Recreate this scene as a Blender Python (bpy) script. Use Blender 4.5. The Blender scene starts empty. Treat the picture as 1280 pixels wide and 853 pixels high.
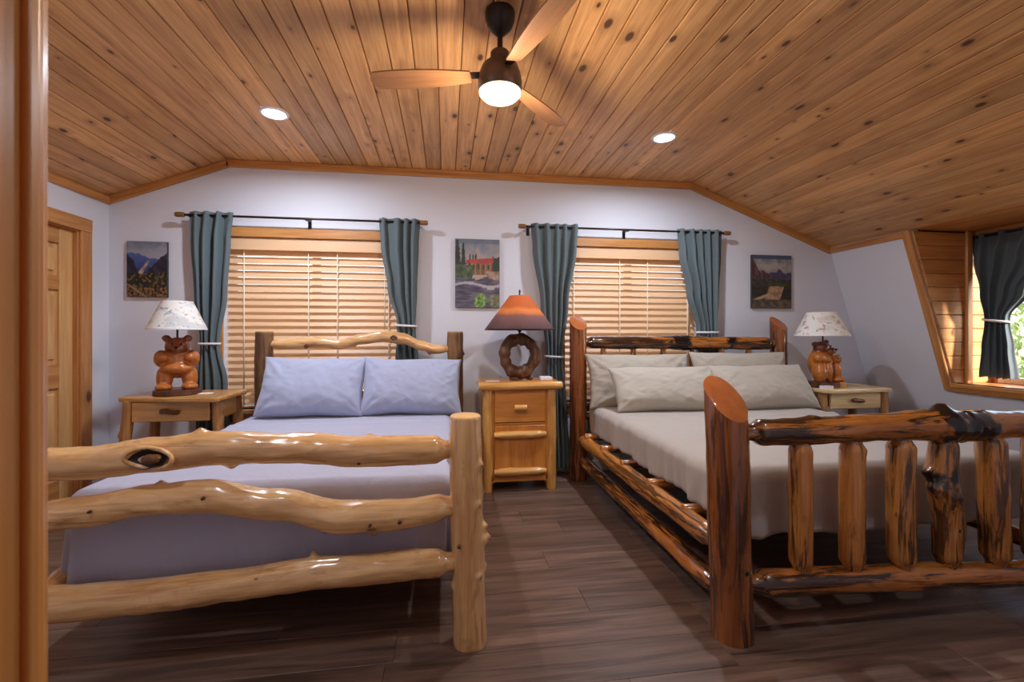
import bpy, bmesh, math, random
from mathutils import Vector, Matrix, noise, Euler

S = bpy.context.scene
COL = S.collection
R = random.Random(7)
PI = math.pi
rad = math.radians

# ------------------------------------------------------------------ camera
cam = bpy.data.cameras.new('camera')
cam.sensor_width = 36.0
cam.lens = 16.0
cam.shift_y = -8.5 / 1280
cam.clip_start = 0.02
cam.clip_end = 300
cam.dof.use_dof = True
cam.dof.focus_distance = 3.0
cam.dof.aperture_fstop = 9.0
camo = bpy.data.objects.new('camera', cam)
camo.location = (0, 0, 1.15)
camo.rotation_euler = (rad(90), 0, rad(-8.2))
COL.objects.link(camo)
S.camera = camo

# ------------------------------------------------------------------ world, exposure
wd = bpy.data.worlds.new('sky_world')
S.world = wd
wd.use_nodes = True
wn = wd.node_tree.nodes
wn.clear()
sky = wn.new('ShaderNodeTexSky')
sky.sky_type = 'NISHITA'
sky.sun_disc = False
sky.sun_elevation = rad(38)
sky.sun_rotation = rad(120)
bgn = wn.new('ShaderNodeBackground')
bgn.inputs['Strength'].default_value = 0.8
won = wn.new('ShaderNodeOutputWorld')
wd.node_tree.links.new(sky.outputs[0], bgn.inputs[0])
wd.node_tree.links.new(bgn.outputs[0], won.inputs[0])
vs = S.view_settings
vs.view_transform = 'Standard'
vs.look = 'None'
vs.gamma = 1.0
vs.exposure = -0.05
vs.use_curve_mapping = False
try:
    S.cycles.max_bounces = 10
    S.cycles.diffuse_bounces = 6
    S.cycles.sample_clamp_indirect = 8
    S.cycles.caustics_reflective = False
    S.cycles.caustics_refractive = False
except Exception:
    pass

SUN = bpy.data.lights.new('sun', 'SUN')
SUN.energy = 18.0
SUN.angle = rad(6)
SUN.color = (1.0, 0.95, 0.88)
suno = bpy.data.objects.new('sun', SUN)
suno.location = (7, -9, 6)
suno.rotation_euler = Vector((-0.42, 0.80, -0.30)).to_track_quat('-Z', 'Y').to_euler()
COL.objects.link(suno)

# power of the lamps the room has
P_DOWN, P_DOWN_FRONT, P_FAN = 25.0, 10.0, 25.0
C_DOWN, C_FAN = (0.80, 0.88, 1.0), (1.0, 0.82, 0.64)

# ------------------------------------------------------------------ helpers
WM = {}

def tag(o, label=None, cat=None, group=None, kind=None):
    if label: o['label'] = label
    if cat: o['category'] = cat
    if group: o['group'] = group
    if kind: o['kind'] = kind
    return o

def link(name, data, mat=None, parent=None, M=None):
    o = bpy.data.objects.new(name, data)
    COL.objects.link(o)
    M = M if M is not None else Matrix.Identity(4)
    if mat is not None and data is not None:
        ms = mat if isinstance(mat, (list, tuple)) else [mat]
        if len(data.materials) == 0:
            for m in ms: data.materials.append(m)
    if parent is not None:
        o.parent = parent
        o.matrix_basis = WM[parent.name].inverted() @ M
    else:
        o.matrix_basis = M
    WM[o.name] = M.copy()
    return o

def empty(name, loc, label=None, cat=None, group=None, kind=None, parent=None, rz=0):
    o = link(name, None, None, parent, Matrix.Translation(Vector(loc)) @ Matrix.Rotation(rz, 4, 'Z'))
    o.empty_display_size = 0.05
    return tag(o, label, cat, group, kind)

def mesh(name, v, f, smooth=False, mi=None):
    me = bpy.data.meshes.new(name)
    me.from_pydata([tuple(p) for p in v], [], f)
    if mi: me.polygons.foreach_set('material_index', mi)
    if smooth: me.polygons.foreach_set('use_smooth', [True] * len(me.polygons))
    me.update()
    return me

def frombm(name, bm, smooth=False):
    bmesh.ops.recalc_face_normals(bm, faces=bm.faces)
    me = bpy.data.meshes.new(name)
    bm.to_mesh(me); bm.free()
    if smooth: me.polygons.foreach_set('use_smooth', [True] * len(me.polygons))
    return me

BOX = {}
def boxmesh(sx, sy, sz, bev, mat, seg=1):
    k = (round(sx, 4), round(sy, 4), round(sz, 4), bev, mat.name, seg)
    if k in BOX: return BOX[k]
    bm = bmesh.new()
    bmesh.ops.create_cube(bm, size=1)
    for v in bm.verts: v.co = Vector((v.co.x * sx, v.co.y * sy, v.co.z * sz))
    if bev:
        bmesh.ops.bevel(bm, geom=list(bm.edges), offset=min(bev, .45 * min(sx, sy, sz)), segments=seg, affect='EDGES', profile=0.5)
    BOX[k] = frombm('box', bm)
    return BOX[k]

def box(name, x0, x1, y0, y1, z0, z1, mat, parent=None, bev=0.003, seg=1, rot=None):
    me = boxmesh(abs(x1 - x0), abs(y1 - y0), abs(z1 - z0), bev, mat, seg)
    M = Matrix.Translation(((x0 + x1) / 2, (y0 + y1) / 2, (z0 + z1) / 2))
    if rot is not None: M = M @ rot.to_4x4()
    return link(name, me, mat, parent, M)

def obox(name, c, size, M3, mat, parent=None, bev=0.003, seg=1):
    me = boxmesh(size[0], size[1], size[2], bev, mat, seg)
    return link(name, me, mat, parent, Matrix.Translation(Vector(c)) @ M3.to_4x4())

def frame_z(d):
    """rotation whose local Z runs along d, local Y as far up as it goes"""
    d = Vector(d).normalized()
    up = Vector((0, 1, 0)) if abs(d.z) > 0.8 else Vector((0, 0, 1))
    x = up.cross(d).normalized()
    y = d.cross(x)
    return Matrix((x, y, d)).transposed()

def lathe(name, prof, mat, parent=None, loc=(0, 0, 0), n=32, smooth=True, wob=0, cap=True, M=None):
    v, f = [], []
    for (r, z) in prof:
        for k in range(n):
            a = 2 * PI * k / n
            w = 1 + wob * noise.noise((math.cos(a) * 2 + loc[0] * 7, math.sin(a) * 2, z * 8 + loc[1] * 3)) if wob else 1
            v.append((r * w * math.cos(a), r * w * math.sin(a), z))
    for i in range(len(prof) - 1):
        for k in range(n):
            f.append((i * n + k, i * n + (k + 1) % n, (i + 1) * n + (k + 1) % n, (i + 1) * n + k))
    if cap:
        f.append(tuple(reversed(range(n))))
        f.append(tuple((len(prof) - 1) * n + k for k in range(n)))
    me = mesh(name, v, f, smooth)
    if smooth: hard_edges(me)
    return link(name, me, mat, parent, M if M is not None else Matrix.Translation(Vector(loc)))

def hard_edges(me, ang=40):
    bm = bmesh.new(); bm.from_mesh(me)
    for e in bm.edges:
        if len(e.link_faces) == 2:
            e.smooth = e.calc_face_angle(0) < rad(ang)
    bm.to_mesh(me); bm.free()

def tubemesh(name, pts, r, n=10, closed=False, smooth=True):
    v, f = [], []
    m = len(pts)
    pts = [Vector(p) for p in pts]
    last = None
    for i, p in enumerate(pts):
        if closed: d = pts[(i + 1) % m] - pts[i - 1]
        else: d = pts[min(i + 1, m - 1)] - pts[max(i - 1, 0)]
        d.normalize()
        if last is None:
            up = Vector((0, 0, 1)) if abs(d.z) < .9 else Vector((1, 0, 0))
            x = up.cross(d).normalized()
        else:
            x = (last - d * last.dot(d)).normalized()
        last = x
        y = d.cross(x)
        rr = r[i] if isinstance(r, (list, tuple)) else r
        for k in range(n):
            a = 2 * PI * k / n
            v.append(p + x * rr * math.cos(a) + y * rr * math.sin(a))
    for i in range(m if closed else m - 1):
        j = (i + 1) % m
        for k in range(n):
            f.append((i * n + k, i * n + (k + 1) % n, j * n + (k + 1) % n, j * n + k))
    if not closed:
        f.append(tuple(reversed(range(n)))); f.append(tuple((m - 1) * n + k for k in range(n)))
    return mesh(name, v, f, smooth)

def smoothstep(a, b, x):
    t = max(0., min(1., (x - a) / (b - a)))
    return t * t * (3 - 2 * t)

def interp(tab, t):
    """smooth interpolation in rows (t, a, b, ...)"""
    if t <= tab[0][0]: return tab[0][1:]
    for q in range(len(tab) - 1):
        if t <= tab[q + 1][0]:
            k = (t - tab[q][0]) / (tab[q + 1][0] - tab[q][0])
            k = k * k * (3 - 2 * k)
            return tuple(a + (b - a) * k for a, b in zip(tab[q][1:], tab[q + 1][1:]))
    return tab[-1][1:]

def log(name, p0, p1, r, mats, parent=None, path=None, knots=(), wob=.06, bend=0., tenon0=None, tenon1=None,
        slant=None, slant0=None, seg=26, step=.018, seed=None, dome=0., char=()):
    """A peeled log from p0 to p1, built along its own Z. path: rows (t, dx, dy, radius factor).
    knots: (t, angle, height, width). tenon: (length, radius). slant: (slope, angle) of the cut end."""
    p0, p1 = Vector(p0), Vector(p1)
    L = (p1 - p0).length
    n = max(8, int(L / step))
    sd = R.uniform(0, 90) if seed is None else seed
    v, f, mi, kn_ = [], [], [], []
    for i in range(n + 1):
        t = i / n; z = t * L
        dx = dy = 0.; rf = 1.
        if path: dx, dy, rf = interp(path, t)
        dx += bend * noise.noise((sd, z * 2.2, 0)); dy += bend * noise.noise((sd + 31, z * 2.2, 0))
        rr = r * rf
        for (tn, at) in ((tenon0, z), (tenon1, L - z)):
            if tn:
                k = smoothstep(tn[0], tn[0] + .045, at)
                rr = tn[1] + (rr - tn[1]) * k
        for k in range(seg):
            a = 2 * PI * k / seg
            ca, sa = math.cos(a), math.sin(a)
            q = rr * (1 + wob * noise.noise((ca * .9 + sd, sa * .9, z * 5)) + wob * .7 * noise.noise((ca * 2.4 + sd, sa * 2.4 + 9, z * 17)))
            kw_ = 0.
            for (kt, ka, kh, kw) in knots:
                da = (a - ka + PI) % (2 * PI) - PI
                d2 = ((z - kt * L) / kw) ** 2 + (da * rr / kw) ** 2
                if d2 < 9:
                    q += kh * math.exp(-d2 * 1.2); kw_ = max(kw_, min(1., kh * 70) * math.exp(-d2 * 1.6))
            for (c0, c1) in char:
                e_ = .35 * noise.noise((ca * 1.6 + sd, sa * 1.6, z * 16)) + .25 * noise.noise((ca * 4 + sd, sa * 4, z * 40))
                kw_ = max(kw_, smoothstep(.1, .9, min((z - c0 * L) / .09, (c1 * L - z) / .09, 1.) + 1.6 * e_ - .05))
                q *= 1 + .05 * kw_ * noise.noise((ca * 3 + sd, sa * 3 + 5, z * 45))
            kn_.append(kw_)
            x, y, zz = dx + q * ca, dy + q * sa, z
            if slant: zz = min(zz, L - slant[0] * (r + x * math.cos(slant[1]) + y * math.sin(slant[1])))
            if slant0: zz = max(zz, slant0[0] * (r + x * math.cos(slant0[1]) + y * math.sin(slant0[1])))
            v.append((x, y, zz))
    for i in range(n):
        for k in range(seg):
            f.append((i * seg + k, i * seg + (k + 1) % seg, (i + 1) * seg + (k + 1) % seg, (i + 1) * seg + k)); mi.append(0)
    # caps: a bevel ring and a fan
    for end in (0, 1):
        base = n * seg if end else 0
        ring = [Vector(v[base + k]) for k in range(seg)]
        c = sum(ring, Vector()) / seg
        out = (1 if end else -1)
        i0 = len(v)
        for k in range(seg):
            q = c + (ring[k] - c) * .90
            q.z += out * .006
            v.append(q)
        c = c.copy(); c.z += out * (.007 + dome)
        ci = len(v); v.append(c)
        for k in range(seg):
            a, b = base + k, base + (k + 1) % seg
            g, h = i0 + k, i0 + (k + 1) % seg
            if end: f += [(a, b, h, g), (g, h, ci)]
            else: f += [(b, a, g, h), (h, g, ci)]
            mi += [1 if len(mats) > 1 else 0] * 2
    me = mesh(name, v, f, True, mi)
    at = me.attributes.new('knot', 'FLOAT', 'POINT')
    at.data.foreach_set('value', kn_ + [0.] * (len(v) - len(kn_)))
    hard_edges(me, 50)
    return link(name, me, mats, parent, Matrix.Translation(p0) @ frame_z(p1 - p0).to_4x4())

# ------------------------------------------------------------------ materials
def srgb(r, g, b):
    def c(x):
        x /= 255.
        return x / 12.92 if x < .04045 else ((x + .055) / 1.055) ** 2.4
    return (c(r), c(g), c(b), 1)

class NT:
    def __init__(self, name):
        self.m = bpy.data.materials.new(name)
        self.m.use_nodes = True
        self.t = self.m.node_tree
        self.b = self.t.nodes['Principled BSDF']
        self.o = self.t.nodes['Material Output']
    def n(self, kind, **kw):
        x = self.t.nodes.new(kind)
        for k, val in kw.items():
            if k in x.inputs: x.inputs[k].default_value = val
            else: setattr(x, k, val)
        return x
    def l(self, a, b): self.t.links.new(a, b)
    def math(self, op, a, b=None, clamp=False):
        x = self.n('ShaderNodeMath', operation=op); x.use_clamp = clamp
        for i, q in enumerate((a, b)):
            if q is None: continue
            if isinstance(q, (int, float)): x.inputs[i].default_value = q
            else: self.l(q, x.inputs[i])
        return x.outputs[0]
    def mix(self, fac, a, b, blend='MIX'):
        x = self.n('ShaderNodeMix', data_type='RGBA', blend_type=blend)
        for i, q in ((0, fac), (6, a), (7, b)):
            if isinstance(q, (int, float)): x.inputs[i].default_value = q
            elif isinstance(q, tuple): x.inputs[i].default_value = q
            else: self.l(q, x.inputs[i])
        return x.outputs[2]
    def ramp(self, fac, stops):
        x = self.n('ShaderNodeValToRGB')
        e = x.color_ramp.elements
        while len(e) < len(stops): e.new(.5)
        for q, (p, c) in zip(e, stops):
            q.position = p; q.color = c if isinstance(c, tuple) else (c, c, c, 1)
        self.l(fac, x.inputs[0])
        return x.outputs[0]
    def coords(self, scale, rnd=True):
        tc = self.n('ShaderNodeTexCoord')
        v = tc.outputs['Object']
        if rnd:
            oi = self.n('ShaderNodeObjectInfo')
            k = self.n('ShaderNodeVectorMath', operation='SCALE')
            k.inputs[0].default_value = (17.3, 29.1, 41.7)
            self.l(oi.outputs['Random'], k.inputs['Scale'])
            ad = self.n('ShaderNodeVectorMath', operation='ADD')
            self.l(v, ad.inputs[0]); self.l(k.outputs[0], ad.inputs[1])
            v = ad.outputs[0]
            self.rand = oi.outputs['Random']
        mu = self.n('ShaderNodeVectorMath', operation='MULTIPLY')
        mu.inputs[1].default_value = scale
        self.l(v, mu.inputs[0])
        self.base = v
        return mu.outputs[0]
    def scaled(self, scale):
        mu = self.n('ShaderNodeVectorMath', operation='MULTIPLY')
        mu.inputs[1].default_value = scale
        self.l(self.base, mu.inputs[0])
        return mu.outputs[0]
    def noise(self, vec, scale, detail=3, rough=.55, dist=0.):
        x = self.n('ShaderNodeTexNoise', Scale=scale, Detail=detail, Roughness=rough, Distortion=dist)
        self.l(vec, x.inputs['Vector'])
        return x.outputs['Fac']
    def bump(self, h, strength=.3, dist=.01):
        x = self.n('ShaderNodeBump', Strength=strength, Distance=dist)
        self.l(h, x.inputs['Height'])
        self.l(x.outputs[0], self.b.inputs['Normal'])
    def set(self, **kw):
        for k, val in kw.items():
            self.b.inputs[k.replace('_', ' ')].default_value = val

def axis_scale(axis, along, across):
    return tuple(along if c == axis else across for c in 'XYZ')

def wood(name, light, dark, axis='Z', rough=.4, knots=.5, knot_col=(60, 28, 12), knot_scale=1., tone=.25, grain=.55, coat=.0,
         streak=0., streak_col=(30, 12, 6), streak_at=.52, bump=.15, patch=0., patch_col=(30, 14, 8), knot_size=.13, log_knots=0.):
    t = NT(name)
    v = t.coords(axis_scale(axis, 1.6, 26.))
    g = t.noise(v, 1.0, 4, .6, .6)
    g2 = t.noise(t.scaled(axis_scale(axis, 5., 130.)), 1.0, 2)
    big = t.noise(t.scaled(axis_scale(axis, .8, 6.)), 1.0, 2)
    fac = t.math('ADD', t.math('MULTIPLY', g, .7), t.math('MULTIPLY', g2, .3))
    col = t.mix(t.ramp(fac, [(.5 - .3 * (1 - grain), 0.), (.5 + .32 * (1.05 - grain), 1.)]), srgb(*light), srgb(*dark))
    # per-piece tone
    hs = t.n('ShaderNodeHueSaturation')
    t.l(col, hs.inputs['Color'])
    val = t.math('ADD', t.math('MULTIPLY', t.rand, tone), 1 - tone * .55)
    val = t.math('ADD', val, t.math('MULTIPLY', t.math('SUBTRACT', big, .5), tone * 1.2))
    t.l(val, hs.inputs['Value'])
    col = hs.outputs[0]
    if streak:
        s = t.noise(t.scaled(axis_scale(axis, 2.6, 34.)), 1.0, 5, .65, 1.0)
        s2 = t.noise(t.scaled(axis_scale(axis, 1.5, 7.)), 1.0, 2)
        sm = t.math('ADD', s, t.math('MULTIPLY', t.math('SUBTRACT', s2, .5), .55))
        col = t.mix(t.math('MULTIPLY', t.ramp(sm, [(streak_at, 0.), (streak_at + .10, 1.)]), streak), col, srgb(*streak_col))
    if patch:
        p = t.noise(t.scaled(axis_scale(axis, 6., 14.)), 1.0, 4, .65, .5)
        col = t.mix(t.math('MULTIPLY', t.ramp(p, [(.58, 0.), (.70, 1.)]), patch), col, srgb(*patch_col))
    if knots:
        vo = t.n('ShaderNodeTexVoronoi', Scale=1.0, Randomness=1.0)
        t.l(t.scaled(axis_scale(axis, 4.2 * knot_scale, 8. * knot_scale)), vo.inputs['Vector'])
        sep = t.n('ShaderNodeSeparateColor'); t.l(vo.outputs['Color'], sep.inputs[0])
        on = t.math('GREATER_THAN', sep.outputs[0], 1 - knots)
        wob = t.math('ADD', vo.outputs['Distance'], t.math('MULTIPLY', t.math('SUBTRACT', g, .5), .10))
        rk = t.math('ADD', t.math('MULTIPLY', t.math('POWER', sep.outputs[1], 2.2), knot_size), knot_size * .38)
        kd = t.math('MULTIPLY', t.math('DIVIDE', wob, rk), .3)
        core = t.ramp(kd, [(.20, 1.), (.32, 0.)])
        halo = t.ramp(kd, [(.2, .75), (.85, 0.)])
        col = t.mix(t.math('MULTIPLY', t.math('MULTIPLY', halo, on), .6), col, srgb(*[(a + b) // 2 for a, b in zip(dark, knot_col)]))
        col = t.mix(t.math('MULTIPLY', t.math('MULTIPLY', core, on), .92), col, srgb(*knot_col))
    if log_knots:
        an = t.n('ShaderNodeAttribute', attribute_name='knot')
        kk = t.math('ADD', an.outputs['Fac'], t.math('MULTIPLY', t.math('SUBTRACT', t.noise(t.scaled((70, 70, 70)), 1.0, 3), .5), .55))
        col = t.mix(t.math('MULTIPLY', t.ramp(kk, [(.34, 0.), (.85, 1.)]), log_knots), col, srgb(*knot_col))
    t.l(col, t.b.inputs['Base Color'])
    t.set(Roughness=rough)
    if coat: t.set(Coat_Weight=coat, Coat_Roughness=.12)
    if bump: t.bump(fac, bump, .004)
    return t.m

def plain(name, col, rough=.5, metal=0., spec=.5, bump=0., bscale=60., emit=None, estr=0., sheen=0., var=0.):
    t = NT(name)
    t.set(Roughness=rough, Metallic=metal)
    v = t.coords((1, 1, 1))
    nz = t.noise(v, bscale, 3)
    c = srgb(*col)
    k = .82 if not var else 1 - var
    t.l(t.mix(nz, tuple([x * k for x in c[:3]] + [1]), tuple([min(1, x * (2 - k)) for x in c[:3]] + [1])), t.b.inputs['Base Color'])
    if bump: t.bump(nz, bump, .004)
    if emit:
        t.b.inputs['Emission Color'].default_value = srgb(*emit); t.set(Emission_Strength=estr)
    if sheen: t.set(Sheen_Weight=sheen)
    return t.m

def fabric(name, col, weave=900., wr=.5, rough=.85, sheen=.25, wscale=7., trans=0.):
    t = NT(name)
    v = t.coords((1, 1, 1))
    big = t.noise(v, wscale, 4, .55, 1.2)
    fine = t.noise(v, weave, 2)
    c = srgb(*col)
    t.l(t.mix(fine, tuple([x * .86 for x in c[:3]] + [1]), tuple([min(1, x * 1.1) for x in c[:3]] + [1])), t.b.inputs['Base Color'])
    t.set(Roughness=rough, Sheen_Weight=sheen)
    h = t.math('ADD', t.math('MULTIPLY', big, 1.), t.math('MULTIPLY', fine, .02))
    t.bump(h, wr, .03)
    return t.m

def glassy(name, tint=(1, 1, 1), gl=.08):
    t = NT(name)
    tr = t.n('ShaderNodeBsdfTransparent'); tr.inputs[0].default_value = (*tint, 1)
    g = t.n('ShaderNodeBsdfGlossy', Roughness=.02)
    mx = t.n('ShaderNodeMixShader'); mx.inputs[0].default_value = gl
    t.l(tr.outputs[0], mx.inputs[1]); t.l(g.outputs[0], mx.inputs[2]); t.l(mx.outputs[0], t.o.inputs[0])
    return t.m

PINE = dict(light=(214, 158, 100), dark=(176, 114, 62))
M_CEIL = wood('knotty_pine_ceiling', (234, 182, 122), (188, 130, 78), 'Y', .40, .72, (76, 36, 17), 1.45, .36, .50, knot_size=.17, bump=.1)
M_FLOOR = wood('dark_laminate', (130, 101, 85), (62, 45, 38), 'X', .36, .12, (36, 24, 19), .7, .45, .40, bump=.08)
M_TRIMX = wood('pine_trim_x', (206, 148, 86), (168, 106, 54), 'X', .38, .35, (80, 38, 16), .8, .15)
M_TRIMY = wood('pine_trim_y', (206, 148, 86), (168, 106, 54), 'Y', .38, .35, (80, 38, 16), .8, .15)
M_TRIMZ = wood('pine_trim_z', (206, 148, 88), (172, 110, 58), 'Z', .36, .40, (84, 40, 16), .8, .12)
M_JAMB = wood('varnished_jamb', (234, 168, 96), (214, 142, 72), 'Z', .32, .0, tone=.05, grain=.35, coat=.3, bump=.04)
M_DOOR = wood('pine_door', (222, 176, 118), (194, 140, 84), 'Z', .4, .35, (92, 48, 22), .8, .1)
M_DOORX = wood('pine_door_rail', (222, 176, 118), (194, 140, 84), 'X', .4, .2, (92, 48, 22), .8, .1)
M_GROOVE = plain('ceiling_groove', (70, 42, 22), .8)
M_WALL = plain('white_wall_paint', (216, 217, 226), .75, bump=.12, bscale=140., var=.02)
M_BASE = plain('white_trim_paint', (226, 226, 230), .5, var=.02)
M_LOGL = wood('lacquered_aspen_log', (234, 188, 130), (198, 144, 90), 'Z', .20, .5, (112, 70, 38), 1.1, .12, .5, coat=.6, streak=.45, streak_col=(150, 100, 60), streak_at=.55, bump=.5, patch=.55, patch_col=(150, 106, 68), log_knots=.9, knot_size=.07)
M_ENDL = plain('aspen_end_grain', (226, 180, 116), .3, bscale=25., var=.14)
M_LOGB = wood('brown_bark_log', (146, 104, 66), (92, 60, 36), 'Z', .5, .2, (60, 34, 18), .6, .2, .5, streak=.75, streak_col=(58, 36, 22), streak_at=.48, bump=.4)
M_ENDB = plain('brown_end_grain', (178, 128, 78), .5, bscale=25., var=.14)
M_LOGD = wood('dark_streaked_log', (196, 122, 54), (140, 76, 28), 'Z', .20, .0, (22, 11, 8), .6, .25, .5, coat=.7, streak=.95, streak_col=(36, 17, 9), streak_at=.46, bump=.35, patch=.6, patch_col=(26, 12, 8), log_knots=1.)
M_LOGR = wood('reddish_streaked_post', (158, 90, 42), (104, 54, 22), 'Z', .22, .0, (30, 12, 8), .6, .12, .5, coat=.6, streak=.85, streak_col=(46, 22, 11), streak_at=.47, bump=.2, log_knots=.8)
M_LOGO = wood('orange_streaked_spindle', (198, 128, 58), (144, 84, 34), 'Z', .24, .0, (24, 12, 8), .7, .2, .5, coat=.6, streak=.85, streak_col=(46, 22, 10), streak_at=.49, bump=.25, patch=.5, patch_col=(40, 20, 11), log_knots=1.)
M_CHAR = wood('charred_knot', (60, 30, 16), (22, 11, 8), 'Z', .2, .0, tone=.1, coat=.7, bump=.5)
M_ENDD = plain('orange_end_grain', (176, 100, 54), .10, bscale=26., var=.22, bump=.5)
M_TEN = wood('peeled_tenon', (206, 138, 70), (176, 108, 48), 'Z', .25, 0, coat=.5, bump=.05)
M_TABX = wood('honey_table_wood', (214, 160, 92), (176, 120, 62), 'X', .3, .35, (100, 56, 26), .7, .1, coat=.3)
M_TABXR = wood('pale_table_wood', (238, 212, 158), (214, 178, 120), 'X', .35, .3, (130, 92, 54), .8, .1, coat=.2)
M_NSX = wood('orange_pine_front', (222, 152, 72), (196, 122, 48), 'X', .32, .25, (96, 44, 14), .6, .08, coat=.3)
M_NSZ = wood('orange_pine_panel', (218, 148, 70), (190, 116, 46), 'Z', .32, .2, (96, 44, 14), .6, .08, coat=.3)
M_NSL = wood('golden_half_log', (226, 172, 96), (196, 136, 64), 'Z', .28, .3, (120, 66, 26), .6, .12, coat=.5, streak=.2, streak_col=(150, 90, 40))
M_KNOT = wood('dark_twig', (128, 82, 44), (80, 46, 22), 'Z', .4, .3)
M_BLUE = fabric('blue_grey_bedding', (170, 171, 192), wr=.25, wscale=5.)
M_BLUEP = fabric('blue_grey_pillowcase', (166, 171, 197), wr=.2, wscale=5.)
M_BEIGE = fabric('warm_grey_bedding', (172, 161, 151), wr=.2, wscale=5.)
M_BEIGEP = fabric('warm_grey_pillowcase', (178, 168, 154), wr=.2, wscale=5.)
M_BLACK = plain('black_underbed_cloth', (16, 15, 16), .9)
M_CURT = fabric('slate_curtain', (90, 103, 107), weave=700., wr=.10, sheen=.15, rough=.8)
M_CURTD = fabric('charcoal_curtain', (78, 88, 93), weave=700., wr=.10, sheen=.15, rough=.8)
M_ROPE = plain('white_rope', (226, 226, 232), .8, bump=.4, bscale=260.)
M_ROD = plain('dark_bronze_rod', (58, 46, 40), .4, .6)
M_FINIAL = wood('brown_finial', (150, 104, 58), (110, 70, 36), 'Z', .4, 0)
M_SLAT = wood('blind_slat_wood', (232, 192, 152), (222, 178, 136), 'X', .45, 0., tone=.05, grain=.3, bump=.03)
M_CORD = plain('cream_cord', (242, 226, 200), .8)
M_GLASS = glassy('window_glass')
M_BRONZE = plain('matte_dark_bronze', (44, 36, 32), .45, .3)
M_BRONZE2 = plain('brushed_brown_housing', (96, 78, 64), .4, .4)
M_BLADE = wood('brown_fan_blade', (160, 112, 72), (132, 88, 52), 'X', .45, 0., tone=.05)
M_WHITE = plain('white_plastic', (232, 232, 236), .4, var=.02)
M_PAPER = plain('white_paper', (238, 238, 244), .7, var=.02)
M_LAMP = plain('downlight_lens', (255, 255, 255), .4, emit=(236, 242, 255), estr=14.)
M_FANL = plain('fan_light_lens', (255, 250, 240), .4, emit=(255, 226, 178), estr=9.)
M_METAL = plain('aged_metal', (70, 60, 52), .4, .8)
M_RING = wood('driftwood_ring', (128, 84, 54), (70, 42, 26), 'Z', .45, .3, (36, 20, 12), 1.6, .1, streak=.5, streak_col=(44, 25, 15), bump=.6)
M_BARK = wood('bark_slice', (110, 60, 32), (60, 28, 14), 'Z', .4, 0, streak=.6, bump=.5, coat=.3)

# ------------------------------------------------------------------ room dimensions
YB = 3.71            # back wall
XL = -2.44           # left wall
YF = 0.30            # front wall, room side; the camera looks in through its doorway
ZC = 2.47            # flat ceiling
XA, XB = -1.634, 2.12           # ends of the flat part
ZL = 2.155                      # ceiling height at the left wall
XR, ZR = 3.47, 1.94             # where the sloped ceiling meets the leaning wall
LEAN = .32                      # run of the leaning wall per metre of drop
def xr(z): return XR + LEAN * (ZR - z)

# ------------------------------------------------------------------ floor
fl = box('floor', XL - .2, 4.7, YF - 1.9, YB + .1, -.08, -.012, M_GROOVE, bev=0)
tag(fl, 'dark brown wood-look plank floor', 'floor', kind='structure')
pw, pl = .185, 1.22
y = YB - .04
while y > YF - 1.6:
    x = XL - .1 - R.uniform(0, pl)
    while x < 4.5:
        a, b = max(x, XL - .05), min(x + pl, 4.55)
        if b - a > .08:
            box('floor_plank', a + .0006, b - .0006, y - pw + .0006, y - .0006, -.012, 0, M_FLOOR, fl, bev=.0012)
        x += pl
    y -= pw

# ------------------------------------------------------------------ ceiling of boards
ceil = empty('ceiling', (.24, 1.6, ZC), 'knotty pine tongue-and-groove ceiling, flat with sloped sides', 'ceiling', kind='structure')
bw = .113
def board_run(xa, za, xb, zb):
    d = Vector((xb - xa, 0, zb - za)); L = d.length; d.normalize()
    nrm = Vector((-d.z, 0, d.x))
    if nrm.z < 0: nrm = -nrm
    cnt = max(1, round(L / bw)); w = L / cnt
    M3 = Matrix((d, Vector((0, 1, 0)), nrm)).transposed()
    for i in range(cnt):
        c = Vector((xa, 0, za)) + d * (w * (i + .5)) + nrm * .008
        c.y = (YB + YF) / 2
        obox('ceiling_board', c, (w - .0035, YB - YF, .016), M3, M_CEIL, ceil, bev=.0048)
    c = Vector(((xa + xb) / 2, (YB + YF) / 2, (za + zb) / 2)) + nrm * .026
    obox('board_backing', c, (L + .04, YB - YF + .2, .02), M3, M_GROOVE, ceil, bev=0)
board_run(XL, ZL, XA, ZC)
board_run(XA, ZC, XB, ZC)
board_run(XB, ZC, XR, ZR)

# ------------------------------------------------------------------ walls
def slabs(name, rects, mapf, mat, label):
    v, f = [], []
    for r in rects:
        i = len(v)
        v += [mapf(r, k) for k in range(8)]
        f += [tuple(i + q for q in s) for s in ((0, 1, 2, 3), (7, 6, 5, 4), (0, 4, 5, 1), (1, 5, 6, 2), (2, 6, 7, 3), (3, 7, 4, 0))]
    o = link(name, mesh(name, v, f), mat)
    bm = bmesh.new(); bm.from_mesh(o.data); bmesh.ops.recalc_face_normals(bm, faces=bm.faces); bm.to_mesh(o.data); bm.free()
    return tag(o, label, 'wall', kind='structure')
def mapY(y0, y1):
    def g(r, k):
        x0, x1, z0, z1 = r
        return ((x0, x1, x1, x0)[k % 4], y0 if k < 4 else y1, (z0, z0, z1, z1)[k % 4])
    return g
def mapX(x0, x1):
    def g(r, k):
        a, b, z0, z1 = r
        return (x0 if k < 4 else x1, (a, b, b, a)[k % 4], (z0, z0, z1, z1)[k % 4])
    return g
def with_holes(a, b, z0, z1, holes):
    out, cur = [], a
    for (h0, h1, hz0, hz1) in sorted(holes):
        out += [(cur, h0, z0, z1), (h0, h1, hz1, z1)]
        if hz0 > z0 + .001: out.append((h0, h1, z0, hz0))
        cur = h1
    out.append((cur, b, z0, z1))
    return out
W1 = (-1.665, -.385, .58, 1.89)
W2 = (.975, 2.185, .58, 1.89)
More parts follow.
